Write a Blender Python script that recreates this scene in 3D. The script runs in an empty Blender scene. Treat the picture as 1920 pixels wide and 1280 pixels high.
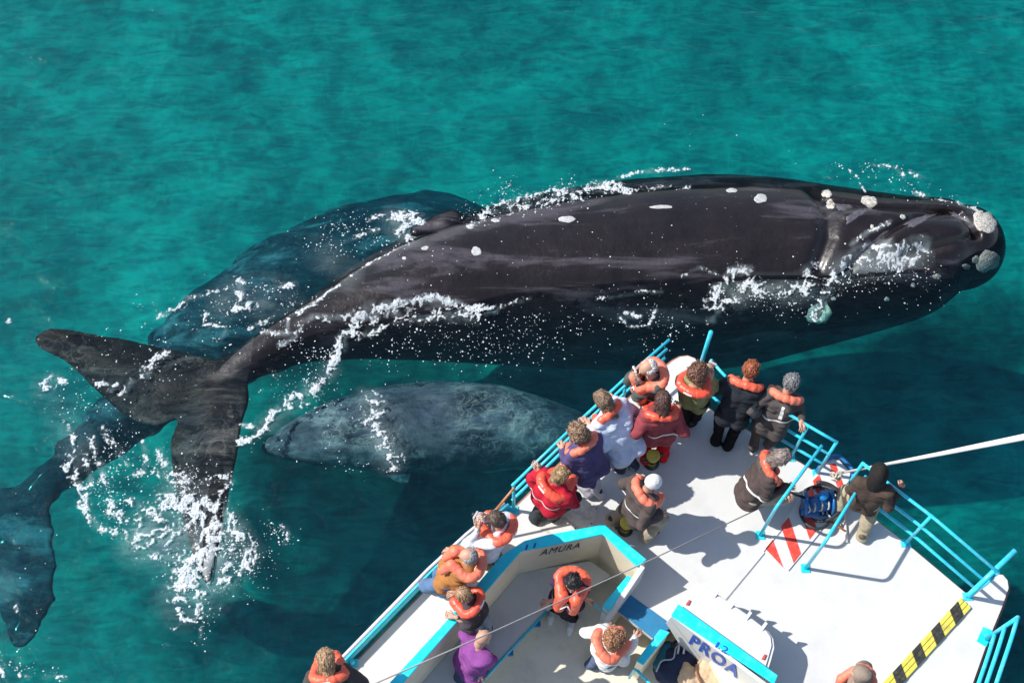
import bpy, bmesh, math, random
import numpy as np
from mathutils import Vector, Matrix
from mathutils.bvhtree import BVHTree

R = math.radians
SC = bpy.context.scene
COL = SC.collection

# ------------------------------------------------------------------ camera
CAM_H = 17.4            # metres above the water
TILT = math.atan(1160.0 / 2500.0)
FPX = 2500.0            # focal length in pixels of the 1920 px wide photograph
cam_d = bpy.data.cameras.new('camera')
cam = bpy.data.objects.new('camera', cam_d)
COL.objects.link(cam)
cam.location = (0, 0, CAM_H)
cam.rotation_euler = (TILT, 0, 0)
cam_d.sensor_width = 36.0
cam_d.lens = 36.0 * FPX / 1920.0
cam_d.clip_start = 0.1
cam_d.clip_end = 2000.0
SC.camera = cam

# ------------------------------------------------------------------ light
SUN_EL = R(48.0)
SH = Vector((0.985, -0.165)).normalized()          # the way shadows fall on the deck
sun_dir = Vector((SH.x * math.cos(SUN_EL), SH.y * math.cos(SUN_EL), -math.sin(SUN_EL)))
sd = bpy.data.lights.new('sun', 'SUN')
sd.energy = 5.0
sd.angle = R(0.53)
sd.color = (1.0, 0.965, 0.90)
sun = bpy.data.objects.new('sun', sd)
COL.objects.link(sun)
sun.rotation_euler = sun_dir.to_track_quat('-Z', 'Y').to_euler()
sun.location = (-20, 5, 30)
world = bpy.data.worlds.new('World')
SC.world = world
world.use_nodes = True
wn = world.node_tree
bg = wn.nodes['Background']
sky = wn.nodes.new('ShaderNodeTexSky')
sky.sky_type = 'NISHITA'
sky.sun_disc = False
sky.sun_elevation = SUN_EL
sky.sun_rotation = math.atan2(-SH.x, -SH.y)
wn.links.new(sky.outputs[0], bg.inputs[0])
bg.inputs[1].default_value = 0.14
SC.view_settings.view_transform = 'Standard'
SC.view_settings.look = 'None'
SC.view_settings.gamma = 1.0
SC.view_settings.exposure = 0.22
SC.view_settings.use_curve_mapping = False
SC.cycles.use_denoising = True
SC.cycles.volume_bounces = 1
SC.cycles.max_bounces = 10
SC.cycles.transparent_max_bounces = 12
SC.cycles.sample_clamp_indirect = 4.0
SC.cycles.caustics_reflective = False
SC.cycles.caustics_refractive = False


def P(px, py, z=0.0):
    """the point at height z that stands at this place of the photograph"""
    x = (px - 960.0) / FPX
    y = -(py - 640.0) / FPX
    d = Vector((x, y * math.cos(TILT) + math.sin(TILT), y * math.sin(TILT) - math.cos(TILT)))
    t = (z - CAM_H) / d.z
    return Vector((d.x * t, d.y * t, z))


def ray_dir(px, py):
    return (P(px, py, 0) - Vector((0, 0, CAM_H))).normalized()


ZD = 1.4                # deck height


def D(px, py, h=0.0):
    return P(px, py, ZD + h)


# ------------------------------------------------------------------ helpers
def link(o, parent=None):
    COL.objects.link(o)
    if parent is not None:
        o.parent = parent
        o.matrix_parent_inverse = parent.matrix_world.inverted() if False else Matrix.Translation(-parent.location)
    return o


def tag(o, label=None, cat=None, group=None, kind=None):
    if label: o['label'] = label
    if cat: o['category'] = cat
    if group: o['group'] = group
    if kind: o['kind'] = kind
    return o


def empty(name, loc, label, cat, group=None):
    o = bpy.data.objects.new(name, None)
    o.location = loc
    o.empty_display_size = 0.2
    COL.objects.link(o)
    return tag(o, label, cat, group)


def mesh_np(name, V, F, mat=None, parent=None, smooth=True, mats=None, fm=None):
    """object from numpy vertices (n,3) and faces (m,k)"""
    me = bpy.data.meshes.new(name)
    V = np.asarray(V, dtype=np.float32)
    F = np.asarray(F, dtype=np.int32)
    n, k = F.shape
    me.vertices.add(len(V))
    me.vertices.foreach_set('co', V.ravel())
    me.loops.add(n * k)
    me.loops.foreach_set('vertex_index', F.ravel())
    me.polygons.add(n)
    me.polygons.foreach_set('loop_start', np.arange(0, n * k, k, dtype=np.int32))
    me.polygons.foreach_set('loop_total', np.full(n, k, dtype=np.int32))
    me.polygons.foreach_set('use_smooth', np.full(n, smooth, dtype=bool))
    for m in (mats or [mat]):
        if m: me.materials.append(m)
    if fm is not None:
        me.polygons.foreach_set('material_index', np.asarray(fm, dtype=np.int32))
    me.update(calc_edges=True)
    me.validate()
    return link(bpy.data.objects.new(name, me), parent)


def mesh_py(name, verts, faces, mat, parent=None, smooth=False, bevel=0.0, seg=2):
    me = bpy.data.meshes.new(name)
    me.from_pydata([tuple(v) for v in verts], [], faces)
    bm = bmesh.new(); bm.from_mesh(me)
    bmesh.ops.recalc_face_normals(bm, faces=bm.faces)
    bm.to_mesh(me); bm.free()
    me.materials.append(mat)
    me.polygons.foreach_set('use_smooth', [smooth] * len(me.polygons))
    o = link(bpy.data.objects.new(name, me), parent)
    if bevel:
        b = o.modifiers.new('bevel', 'BEVEL')
        b.width = bevel; b.segments = seg; b.limit_method = 'ANGLE'; b.angle_limit = R(35)
    return o


def prism(name, pts, z0, z1, mat, parent=None, bevel=0.0, seg=2, bottom=None):
    """closed block over a plan polygon; bottom = other plan polygon for a tapered block"""
    n = len(pts)
    bpts = bottom or pts
    vs = [(p[0], p[1], z0) for p in bpts] + [(p[0], p[1], z1) for p in pts]
    fs = [tuple(range(n - 1, -1, -1)), tuple(range(n, 2 * n))]
    fs += [(i, (i + 1) % n, n + (i + 1) % n, n + i) for i in range(n)]
    return mesh_py(name, vs, fs, mat, parent, False, bevel, seg)


def tube_data(pts, rad, nseg=10, closed=False):
    pts = [Vector(p) for p in pts]
    n = len(pts)
    rad = rad if isinstance(rad, (list, tuple)) else [rad] * n
    V, F = [], []
    prev = None
    for i, p in enumerate(pts):
        if closed:
            t = (pts[(i + 1) % n] - pts[i - 1]).normalized()
        else:
            a = (pts[i] - pts[i - 1]).normalized() if i else None
            b = (pts[i + 1] - pts[i]).normalized() if i < n - 1 else None
            t = (a + b).normalized() if a and b else (a or b)
        if prev is None:
            u = t.orthogonal().normalized()
        else:
            u = (prev - t * prev.dot(t))
            u = u.normalized() if u.length > 1e-5 else t.orthogonal().normalized()
        prev = u
        w = t.cross(u)
        for k in range(nseg):
            a_ = 2 * math.pi * k / nseg
            V.append(p + (u * math.cos(a_) + w * math.sin(a_)) * rad[i])
    m = n if closed else n - 1
    for i in range(m):
        for k in range(nseg):
            j = (i + 1) % n
            F.append((i * nseg + k, i * nseg + (k + 1) % nseg, j * nseg + (k + 1) % nseg, j * nseg + k))
    if not closed:
        F.append(tuple(range(nseg - 1, -1, -1)))
        F.append(tuple(range((n - 1) * nseg, n * nseg)))
    return V, F


def tube(name, pts, rad, mat, parent=None, nseg=10, closed=False):
    V, F = tube_data(pts, rad, nseg, closed)
    o = mesh_py(name, V, F, mat, parent, True)
    return o


def round_path(pts, r=0.08, n=5):
    """polyline with rounded corners"""
    pts = [Vector(p) for p in pts]
    out = [pts[0]]
    for i in range(1, len(pts) - 1):
        a, b, c = pts[i - 1], pts[i], pts[i + 1]
        ra = min(r, (a - b).length * .45, (c - b).length * .45)
        p0 = b + (a - b).normalized() * ra
        p1 = b + (c - b).normalized() * ra
        for k in range(n + 1):
            t = k / n
            out.append(p0 * (1 - t) ** 2 + b * 2 * t * (1 - t) + p1 * t * t)
    out.append(pts[-1])
    return out


# value noise in numpy ------------------------------------------------
_rs = np.random.RandomState(7)
_T2 = _rs.rand(256, 256).astype(np.float32)
_T3 = _rs.rand(64, 64, 64).astype(np.float32)


def vnoise2(x, y):
    xi = np.floor(x).astype(np.int64); yi = np.floor(y).astype(np.int64)
    fx = x - xi; fy = y - yi
    fx = fx * fx * (3 - 2 * fx); fy = fy * fy * (3 - 2 * fy)
    a = _T2[xi & 255, yi & 255]; b = _T2[(xi + 1) & 255, yi & 255]
    c = _T2[xi & 255, (yi + 1) & 255]; d = _T2[(xi + 1) & 255, (yi + 1) & 255]
    return (a * (1 - fx) + b * fx) * (1 - fy) + (c * (1 - fx) + d * fx) * fy


def fbm2(x, y, o=4):
    s = 0; a = .5; t = 0
    for k in range(o):
        s = s + a * vnoise2(x * 2 ** k + 17.3 * k, y * 2 ** k - 9.1 * k); t += a; a *= .5
    return s / t


def vnoise3(x, y, z):
    xi = np.floor(x).astype(np.int64); yi = np.floor(y).astype(np.int64); zi = np.floor(z).astype(np.int64)
    fx = x - xi; fy = y - yi; fz = z - zi
    fx = fx * fx * (3 - 2 * fx); fy = fy * fy * (3 - 2 * fy); fz = fz * fz * (3 - 2 * fz)
    def g(i, j, k): return _T3[(xi + i) & 63, (yi + j) & 63, (zi + k) & 63]
    x0 = (g(0, 0, 0) * (1 - fx) + g(1, 0, 0) * fx) * (1 - fy) + (g(0, 1, 0) * (1 - fx) + g(1, 1, 0) * fx) * fy
    x1 = (g(0, 0, 1) * (1 - fx) + g(1, 0, 1) * fx) * (1 - fy) + (g(0, 1, 1) * (1 - fx) + g(1, 1, 1) * fx) * fy
    return x0 * (1 - fz) + x1 * fz


# implicit surfaces ---------------------------------------------------
def smin(a, b, k):
    h = np.clip(.5 + .5 * (b - a) / k, 0, 1)
    return b * (1 - h) + a * h - k * h * (1 - h)


def cone(a, b, r1, r2):
    a = np.array(a, dtype=np.float32); b = np.array(b, dtype=np.float32)
    def f(X, Y, Z):
        ba = b - a
        L = max(float(ba @ ba), 1e-8)
        t = np.clip(((X - a[0]) * ba[0] + (Y - a[1]) * ba[1] + (Z - a[2]) * ba[2]) / L, 0, 1)
        return np.sqrt((X - a[0] - t * ba[0]) ** 2 + (Y - a[1] - t * ba[1]) ** 2 + (Z - a[2] - t * ba[2]) ** 2) - (r1 + (r2 - r1) * t)
    f.bb = (np.minimum(a - r1, b - r2), np.maximum(a + r1, b + r2))
    return f


def ellipsoid(c, ax, rad):
    """ax: 3 unit axes"""
    c = np.array(c, dtype=np.float32); ax = [np.array(a, dtype=np.float32) for a in ax]
    def f(X, Y, Z):
        dx, dy, dz = X - c[0], Y - c[1], Z - c[2]
        s = 0
        for a, r in zip(ax, rad):
            s = s + ((dx * a[0] + dy * a[1] + dz * a[2]) / r) ** 2
        return (np.sqrt(s) - 1) * min(rad)
    m = max(rad)
    f.bb = (c - m, c + m)
    return f


def nets(fn, lo, hi, h):
    """surface nets over fn in the box lo..hi with cell h -> verts, quads"""
    lo = np.array(lo, dtype=np.float64); hi = np.array(hi, dtype=np.float64)
    n = np.maximum(np.ceil((hi - lo) / h).astype(int) + 1, 3)
    ax = [(lo[i] + h * np.arange(n[i])).astype(np.float32) for i in range(3)]
    X, Y, Z = np.meshgrid(*ax, indexing='ij', sparse=True)
    Fv = fn(X, Y, Z).astype(np.float32)
    Fv = np.broadcast_to(Fv, n).copy()
    ins = Fv < 0
    cor = [(i, j, k) for i in (0, 1) for j in (0, 1) for k in (0, 1)]
    sl = lambda A, c: A[c[0]:n[0] - 1 + c[0], c[1]:n[1] - 1 + c[1], c[2]:n[2] - 1 + c[2]]
    cnt = sum(sl(ins, c).astype(np.int8) for c in cor)
    act = (cnt > 0) & (cnt < 8)
    I, J, K = np.nonzero(act)
    vals = {c: Fv[I + c[0], J + c[1], K + c[2]] for c in cor}
    pos = np.zeros((len(I), 3), dtype=np.float64); m = np.zeros(len(I))
    for c in cor:
        for a in range(3):
            if c[a] == 0:
                e = list(c); e[a] = 1; e = tuple(e)
                va, vb = vals[c], vals[e]
                x = (va < 0) != (vb < 0)
                t = np.where(x, va / np.where(x, va - vb, 1), 0)
                for q in range(3):
                    pos[:, q] += np.where(x, c[q] + (t if q == a else 0), 0)
                m += x
    pos /= m[:, None]
    pos += np.stack([I, J, K], 1)
    V = lo + pos * h
    idx = np.full(act.shape, -1, dtype=np.int64)
    idx[I, J, K] = np.arange(len(I))
    Q = []
    for a in range(3):
        b, c = (a + 1) % 3, (a + 2) % 3
        s0 = [slice(None)] * 3; s1 = [slice(None)] * 3
        s0[a] = slice(0, n[a] - 1); s1[a] = slice(1, n[a])
        for q in (b, c):
            s0[q] = slice(1, n[q] - 1); s1[q] = slice(1, n[q] - 1)
        A0 = ins[tuple(s0)]; A1 = ins[tuple(s1)]
        ch = np.nonzero(A0 != A1)
        g = [None] * 3
        g[a] = ch[a]; g[b] = ch[b] + 1; g[c] = ch[c] + 1
        def cell(db, dc):
            w = [None] * 3
            w[a] = g[a]; w[b] = g[b] - db; w[c] = g[c] - dc
            return idx[w[0], w[1], w[2]]
        q = np.stack([cell(1, 1), cell(0, 1), cell(0, 0), cell(1, 0)], 1)
        flip = A0[ch]
        q = np.where(flip[:, None], q, q[:, ::-1])
        Q.append(q)
    Q = np.concatenate(Q)
    Q = Q[(Q >= 0).all(1)]
    return V.astype(np.float32), Q


def blob(prims, h, k=0.03, noise=None, cut=None, pad=0.05):
    """smooth union of primitives -> verts, quads"""
    lo = np.min([p.bb[0] for p in prims], 0) - pad - k
    hi = np.max([p.bb[1] for p in prims], 0) + pad + k
    def f(X, Y, Z):
        d = None
        for p in prims:
            e = p(X, Y, Z)
            d = e if d is None else smin(d, e, k)
        if noise: d = d + noise(X, Y, Z)
        if cut: d = np.maximum(d, cut(X, Y, Z))
        return d
    return nets(f, lo, hi, h)


def merge(parts):
    V, F, o = [], [], 0
    for v, f in parts:
        if len(v) == 0: continue
        V.append(v); F.append(np.asarray(f) + o); o += len(v)
    return np.concatenate(V), np.concatenate(F)


# materials -----------------------------------------------------------
def new_mat(name):
    m = bpy.data.materials.new(name)
    m.use_nodes = True
    return m, m.node_tree.nodes, m.node_tree.links, m.node_tree.nodes['Principled BSDF']


def node(ns, t, **kw):
    n = ns.new(t)
    for k, v in kw.items():
        if k.startswith('i_'): n.inputs[k[2:].replace('_', ' ')].default_value = v
        else: setattr(n, k, v)
    return n


def ramp(ns, stops, interp='LINEAR'):
    r = ns.new('ShaderNodeValToRGB')
    r.color_ramp.interpolation = interp
    e = r.color_ramp.elements
    while len(e) < len(stops): e.new(.5)
    for q, (p, c) in zip(e, stops):
        q.position = p; q.color = (c, c, c, 1) if isinstance(c, (int, float)) else (*c, 1)
    return r


_mc = {}


def paint(name, col, rough=.4, var=.12, scale=6.0, bump=0.0, bscale=60.0, dirt=None, dscale=2.0, damt=.5, spec=.5):
    """a plain surface with uneven colour, roughness and fine relief"""
    if name in _mc: return _mc[name]
    m, ns, ls, b = new_mat(name)
    tc = node(ns, 'ShaderNodeTexCoord')
    n1 = node(ns, 'ShaderNodeTexNoise', i_Scale=scale, i_Detail=6.0, i_Roughness=.6)
    ls.new(tc.outputs['Object'], n1.inputs['Vector'])
    lo = tuple(c * (1 - var) for c in col); hi = tuple(min(1, c * (1 + var)) for c in col)
    r = ramp(ns, [(.3, lo), (.7, hi)])
    ls.new(n1.outputs['Fac'], r.inputs[0])
    out = r.outputs[0]
    if dirt:
        n2 = node(ns, 'ShaderNodeTexNoise', i_Scale=dscale, i_Detail=9.0, i_Roughness=.72)
        ls.new(tc.outputs['Object'], n2.inputs['Vector'])
        r2 = ramp(ns, [(.5, 0.0), (.72, damt)])
        ls.new(n2.outputs['Fac'], r2.inputs[0])
        mx = node(ns, 'ShaderNodeMixRGB'); mx.inputs[2].default_value = (*dirt, 1)
        ls.new(r2.outputs[0], mx.inputs[0]); ls.new(out, mx.inputs[1])
        out = mx.outputs[0]
    ls.new(out, b.inputs['Base Color'])
    b.inputs['Roughness'].default_value = rough
    b.inputs['Specular IOR Level'].default_value = spec
    if bump:
        n3 = node(ns, 'ShaderNodeTexNoise', i_Scale=bscale, i_Detail=4.0)
        ls.new(tc.outputs['Object'], n3.inputs['Vector'])
        bp = node(ns, 'ShaderNodeBump', i_Strength=bump, i_Distance=.01)
        ls.new(n3.outputs['Fac'], bp.inputs['Height'])
        ls.new(bp.outputs[0], b.inputs['Normal'])
    _mc[name] = m
    return m


def cloth(name, col, rough=.85, var=.15):
    return paint('cloth_' + name, col, rough, var, 9.0, .9, 22.0, spec=.2)

# ================================================================== THE SEA
def sea_material():
    m, ns, ls, b = new_mat('sea_water')
    ns.remove(b)
    out = ns['Material Output']
    tc = node(ns, 'ShaderNodeTexCoord')
    mp = node(ns, 'ShaderNodeMapping'); mp.inputs['Scale'].default_value = (1.0, 2.3, 1.0)
    mp.inputs['Rotation'].default_value = (0, 0, R(8))
    ls.new(tc.outputs['Object'], mp.inputs['Vector'])
    mp2 = node(ns, 'ShaderNodeMapping'); mp2.inputs['Scale'].default_value = (1.0, 3.4, 1.0)
    mp2.inputs['Rotation'].default_value = (0, 0, R(-6))
    ls.new(tc.outputs['Object'], mp2.inputs['Vector'])
    n1 = node(ns, 'ShaderNodeTexNoise', i_Scale=1.1, i_Detail=6.0, i_Roughness=.58, i_Distortion=.9)
    n2 = node(ns, 'ShaderNodeTexNoise', i_Scale=1.7, i_Detail=2.0, i_Roughness=.5, i_Distortion=1.6)
    ls.new(mp.outputs[0], n1.inputs['Vector']); ls.new(mp2.outputs[0], n2.inputs['Vector'])
    ad = node(ns, 'ShaderNodeMath', operation='MULTIPLY_ADD'); ad.inputs[1].default_value = .35
    ls.new(n2.outputs['Fac'], ad.inputs[0]); ls.new(n1.outputs['Fac'], ad.inputs[2])
    bp = node(ns, 'ShaderNodeBump', i_Strength=1.0, i_Distance=.05)
    ls.new(ad.outputs[0], bp.inputs['Height'])
    fr = node(ns, 'ShaderNodeFresnel', i_IOR=1.33)
    ls.new(bp.outputs[0], fr.inputs['Normal'])
    # ripple brightness painted into the surface tint: soft wisps and small dashes
    n3 = node(ns, 'ShaderNodeTexNoise', i_Scale=1.25, i_Detail=2.5, i_Roughness=.5, i_Distortion=1.2)
    ls.new(tc.outputs['Object'], n3.inputs['Vector'])
    mm = node(ns, 'ShaderNodeMix'); mm.inputs[0].default_value = .5
    ls.new(n3.outputs['Fac'], mm.inputs[2]); ls.new(n2.outputs['Fac'], mm.inputs[3])
    rp = ramp(ns, [(.38, (.50, .59, .66)), (.47, (.68, .75, .79)), (.54, (.84, .89, .90)), (.61, (1, 1, 1))])
    mp3 = node(ns, 'ShaderNodeMapping'); mp3.inputs['Scale'].default_value = (1.5, .9, 1.0)
    mp3.inputs['Rotation'].default_value = (0, 0, R(12))
    ls.new(tc.outputs['Object'], mp3.inputs['Vector'])
    n4 = node(ns, 'ShaderNodeTexNoise', i_Scale=.95, i_Detail=1.5, i_Roughness=.5, i_Distortion=2.4)
    ls.new(mp3.outputs[0], n4.inputs['Vector'])
    sb = node(ns, 'ShaderNodeMath', operation='SUBTRACT'); sb.inputs[1].default_value = .5
    ab = node(ns, 'ShaderNodeMath', operation='ABSOLUTE')
    ls.new(n4.outputs['Fac'], sb.inputs[0]); ls.new(sb.outputs[0], ab.inputs[0])
    rg = ramp(ns, [(.0, .07), (.015, .03), (.05, 0.0)])
    ls.new(ab.outputs[0], rg.inputs[0])
    sa = node(ns, 'ShaderNodeMath', operation='ADD')
    ls.new(mm.outputs[0], sa.inputs[0]); ls.new(rg.outputs[0], sa.inputs[1])
    ls.new(sa.outputs[0], rp.inputs[0])
    tr = node(ns, 'ShaderNodeBsdfTransparent')
    ls.new(rp.outputs[0], tr.inputs[0])
    gl = node(ns, 'ShaderNodeBsdfGlossy', i_Roughness=.03)
    gl.inputs['Color'].default_value = (1, 1, 1, 1)
    ls.new(bp.outputs[0], gl.inputs['Normal'])
    mx = node(ns, 'ShaderNodeMixShader')
    ls.new(fr.outputs[0], mx.inputs[0]); ls.new(tr.outputs[0], mx.inputs[1]); ls.new(gl.outputs[0], mx.inputs[2])
    ls.new(mx.outputs[0], out.inputs['Surface'])
    # the body of the water: soaks up red, scatters green and blue
    va = node(ns, 'ShaderNodeVolumeAbsorption', i_Density=1.0)
    vs = node(ns, 'ShaderNodeVolumeScatter', i_Density=1.0, i_Anisotropy=0.0)
    # coefficient = density * (1 - colour) for absorption, density * colour for scattering
    va.inputs['Color'].default_value = (1 - .62, 1 - .058, 1 - .055, 1)
    vs.inputs['Color'].default_value = (.0002, .022, .032, 1)
    sm = node(ns, 'ShaderNodeAddShader')
    ls.new(va.outputs[0], sm.inputs[0]); ls.new(vs.outputs[0], sm.inputs[1])
    ls.new(sm.outputs[0], out.inputs['Volume'])
    return m


SEA = 300.0
def seabed_material():
    m, ns, ls, b = new_mat('sea_bed')
    tc = node(ns, 'ShaderNodeTexCoord')
    n1 = node(ns, 'ShaderNodeTexNoise', i_Scale=.32, i_Detail=8.0, i_Roughness=.62, i_Distortion=.8)
    ls.new(tc.outputs['Object'], n1.inputs['Vector'])
    r = ramp(ns, [(.36, (.30, .36, .33)), (.50, (.46, .52, .47)), (.66, (.72, .74, .66))])
    ls.new(n1.outputs['Fac'], r.inputs[0])
    col = r.outputs[0]
    # soft dark patches painted into the bed in place of shaded water
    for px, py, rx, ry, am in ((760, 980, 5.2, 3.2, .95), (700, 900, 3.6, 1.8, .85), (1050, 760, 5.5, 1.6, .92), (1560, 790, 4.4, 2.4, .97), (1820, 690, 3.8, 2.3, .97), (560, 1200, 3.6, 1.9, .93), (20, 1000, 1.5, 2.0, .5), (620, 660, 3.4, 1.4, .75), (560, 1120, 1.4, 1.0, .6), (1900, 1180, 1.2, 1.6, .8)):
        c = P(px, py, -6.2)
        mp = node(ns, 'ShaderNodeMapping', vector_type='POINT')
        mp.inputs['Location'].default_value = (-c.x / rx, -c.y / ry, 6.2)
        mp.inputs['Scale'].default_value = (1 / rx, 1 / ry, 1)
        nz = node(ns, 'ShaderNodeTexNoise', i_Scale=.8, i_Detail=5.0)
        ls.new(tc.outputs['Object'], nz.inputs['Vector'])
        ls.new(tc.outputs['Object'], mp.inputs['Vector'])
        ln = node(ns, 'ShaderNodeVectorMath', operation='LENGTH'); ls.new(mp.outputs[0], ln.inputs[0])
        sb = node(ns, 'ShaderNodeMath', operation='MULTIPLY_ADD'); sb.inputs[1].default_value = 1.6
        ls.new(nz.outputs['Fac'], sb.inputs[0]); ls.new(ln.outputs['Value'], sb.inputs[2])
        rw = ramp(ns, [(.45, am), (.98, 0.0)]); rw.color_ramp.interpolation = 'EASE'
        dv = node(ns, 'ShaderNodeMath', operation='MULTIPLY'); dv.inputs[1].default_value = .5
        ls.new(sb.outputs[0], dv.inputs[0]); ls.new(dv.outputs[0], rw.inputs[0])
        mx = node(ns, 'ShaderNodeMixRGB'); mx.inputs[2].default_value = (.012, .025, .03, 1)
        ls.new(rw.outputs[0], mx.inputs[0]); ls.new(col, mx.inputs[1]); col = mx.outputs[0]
    ls.new(col, b.inputs['Base Color'])
    b.inputs['Roughness'].default_value = .9
    return m


water_mat = sea_material()
water = prism('sea_water', [(-SEA, -SEA), (SEA, -SEA), (SEA, SEA), (-SEA, SEA)], -8.0, 0.0, water_mat)
tag(water, kind='structure')
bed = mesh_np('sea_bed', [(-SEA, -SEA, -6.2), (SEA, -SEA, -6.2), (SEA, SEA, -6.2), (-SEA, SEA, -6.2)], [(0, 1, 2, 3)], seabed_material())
tag(bed, kind='structure')

# ================================================================== WHALES
def skin_material(name, dark, pale, patch=.5, caustic_tint=0.0, rough=.28, streak=(1, 6, 6), pscale=.7):
    m, ns, ls, b = new_mat(name)
    tc = node(ns, 'ShaderNodeTexCoord')
    mp = node(ns, 'ShaderNodeMapping'); mp.inputs['Scale'].default_value = streak
    mp.inputs['Rotation'].default_value = (0, 0, R(-9))
    ls.new(tc.outputs['Object'], mp.inputs['Vector'])
    n1 = node(ns, 'ShaderNodeTexNoise', i_Scale=pscale, i_Detail=9.0, i_Roughness=.62, i_Distortion=.4)
    ls.new(mp.outputs[0], n1.inputs['Vector'])
    r = ramp(ns, [(.52, 0.0), (.60, patch), (.75, patch)])
    ls.new(n1.outputs['Fac'], r.inputs[0])
    n2 = node(ns, 'ShaderNodeTexNoise', i_Scale=1.4, i_Detail=8.0, i_Roughness=.7)
    ls.new(tc.outputs['Object'], n2.inputs['Vector'])
    r2 = ramp(ns, [(.35, tuple(c * .65 for c in dark)), (.68, tuple(c * 1.45 for c in dark))])
    ls.new(n2.outputs['Fac'], r2.inputs[0])
    mx = node(ns, 'ShaderNodeMixRGB'); mx.inputs[2].default_value = (*pale, 1)
    ls.new(r.outputs[0], mx.inputs[0]); ls.new(r2.outputs[0], mx.inputs[1])
    col = mx.outputs[0]
    if caustic_tint:  # pale wavy lines painted into the skin for light focused by ripples
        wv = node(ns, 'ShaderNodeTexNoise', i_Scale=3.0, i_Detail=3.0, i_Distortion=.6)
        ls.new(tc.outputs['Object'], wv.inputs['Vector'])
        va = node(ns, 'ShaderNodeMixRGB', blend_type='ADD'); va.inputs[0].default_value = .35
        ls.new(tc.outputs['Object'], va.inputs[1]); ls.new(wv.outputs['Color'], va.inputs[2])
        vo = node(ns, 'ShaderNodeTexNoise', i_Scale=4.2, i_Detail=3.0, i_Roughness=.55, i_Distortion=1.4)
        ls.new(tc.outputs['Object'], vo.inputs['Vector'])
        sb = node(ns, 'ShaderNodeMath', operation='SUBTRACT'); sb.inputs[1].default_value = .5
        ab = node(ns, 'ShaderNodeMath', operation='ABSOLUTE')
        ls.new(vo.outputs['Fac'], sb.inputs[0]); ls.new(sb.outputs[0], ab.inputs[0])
        r3 = ramp(ns, [(.0, caustic_tint), (.022, caustic_tint * .45), (.06, 0.0)])
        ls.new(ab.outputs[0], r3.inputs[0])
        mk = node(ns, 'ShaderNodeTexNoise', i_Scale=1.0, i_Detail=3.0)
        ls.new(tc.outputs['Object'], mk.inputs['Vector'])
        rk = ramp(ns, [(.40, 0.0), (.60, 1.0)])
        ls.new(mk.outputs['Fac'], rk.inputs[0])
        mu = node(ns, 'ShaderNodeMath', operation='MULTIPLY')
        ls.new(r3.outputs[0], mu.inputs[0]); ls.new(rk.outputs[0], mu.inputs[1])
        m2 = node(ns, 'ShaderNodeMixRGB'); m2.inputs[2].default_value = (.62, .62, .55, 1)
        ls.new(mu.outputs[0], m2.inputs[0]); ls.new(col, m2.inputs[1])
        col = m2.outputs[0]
    # pale flecks
    fl = node(ns, 'ShaderNodeTexVoronoi', i_Scale=9.0)
    ls.new(tc.outputs['Object'], fl.inputs['Vector'])
    rf = ramp(ns, [(.0, .55), (.055, .4), (.085, 0.0)])
    ls.new(fl.outputs['Distance'], rf.inputs[0])
    nf = node(ns, 'ShaderNodeTexNoise', i_Scale=.9)
    ls.new(tc.outputs['Object'], nf.inputs['Vector'])
    rnf = ramp(ns, [(.44, 0.0), (.55, 1.0)])
    ls.new(nf.outputs['Fac'], rnf.inputs[0])
    mf = node(ns, 'ShaderNodeMath', operation='MULTIPLY')
    ls.new(rf.outputs[0], mf.inputs[0]); ls.new(rnf.outputs[0], mf.inputs[1])
    m3 = node(ns, 'ShaderNodeMixRGB'); m3.inputs[2].default_value = (.55, .55, .52, 1)
    ls.new(mf.outputs[0], m3.inputs[0]); ls.new(col, m3.inputs[1])
    ls.new(m3.outputs[0], b.inputs['Base Color'])
    rr = ramp(ns, [(.3, rough), (.7, rough + .25)])
    ls.new(n1.outputs['Fac'], rr.inputs[0]); ls.new(rr.outputs[0], b.inputs['Roughness'])
    # wet and glossy where the skin is out of the water; under water the gloss is lost
    sx = node(ns, 'ShaderNodeSeparateXYZ'); ls.new(tc.outputs['Object'], sx.inputs[0])
    mr = node(ns, 'ShaderNodeMapRange'); mr.inputs['From Min'].default_value = -.02; mr.inputs['From Max'].default_value = .01
    mr.inputs['To Min'].default_value = .04; mr.inputs['To Max'].default_value = .34
    ls.new(sx.outputs['Z'], mr.inputs['Value']); ls.new(mr.outputs[0], b.inputs['Coat Weight']); ls.new(mr.outputs[0], b.inputs['Specular IOR Level'])
    b.inputs['Coat Roughness'].default_value = .07
    nb = node(ns, 'ShaderNodeTexNoise', i_Scale=9.0, i_Detail=6.0, i_Roughness=.6)
    ls.new(tc.outputs['Object'], nb.inputs['Vector'])
    bp = node(ns, 'ShaderNodeBump', i_Strength=.35, i_Distance=.03)
    ls.new(nb.outputs['Fac'], bp.inputs['Height']); ls.new(bp.outputs[0], b.inputs['Normal'])
    return m


def spline(pts, n=12):
    """Catmull-Rom through rows of numbers"""
    A = np.array(pts, dtype=float)
    A = np.vstack([2 * A[0] - A[1], A, 2 * A[-1] - A[-2]])
    out = []
    for i in range(1, len(A) - 2):
        p0, p1, p2, p3 = A[i - 1:i + 3]
        for k in range(n):
            t = k / n
            out.append(.5 * ((2 * p1) + (-p0 + p2) * t + (2 * p0 - 5 * p1 + 4 * p2 - p3) * t * t + (-p0 + 3 * p1 - 3 * p2 + p3) * t ** 3))
    out.append(A[-2])
    return np.array(out)


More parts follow.
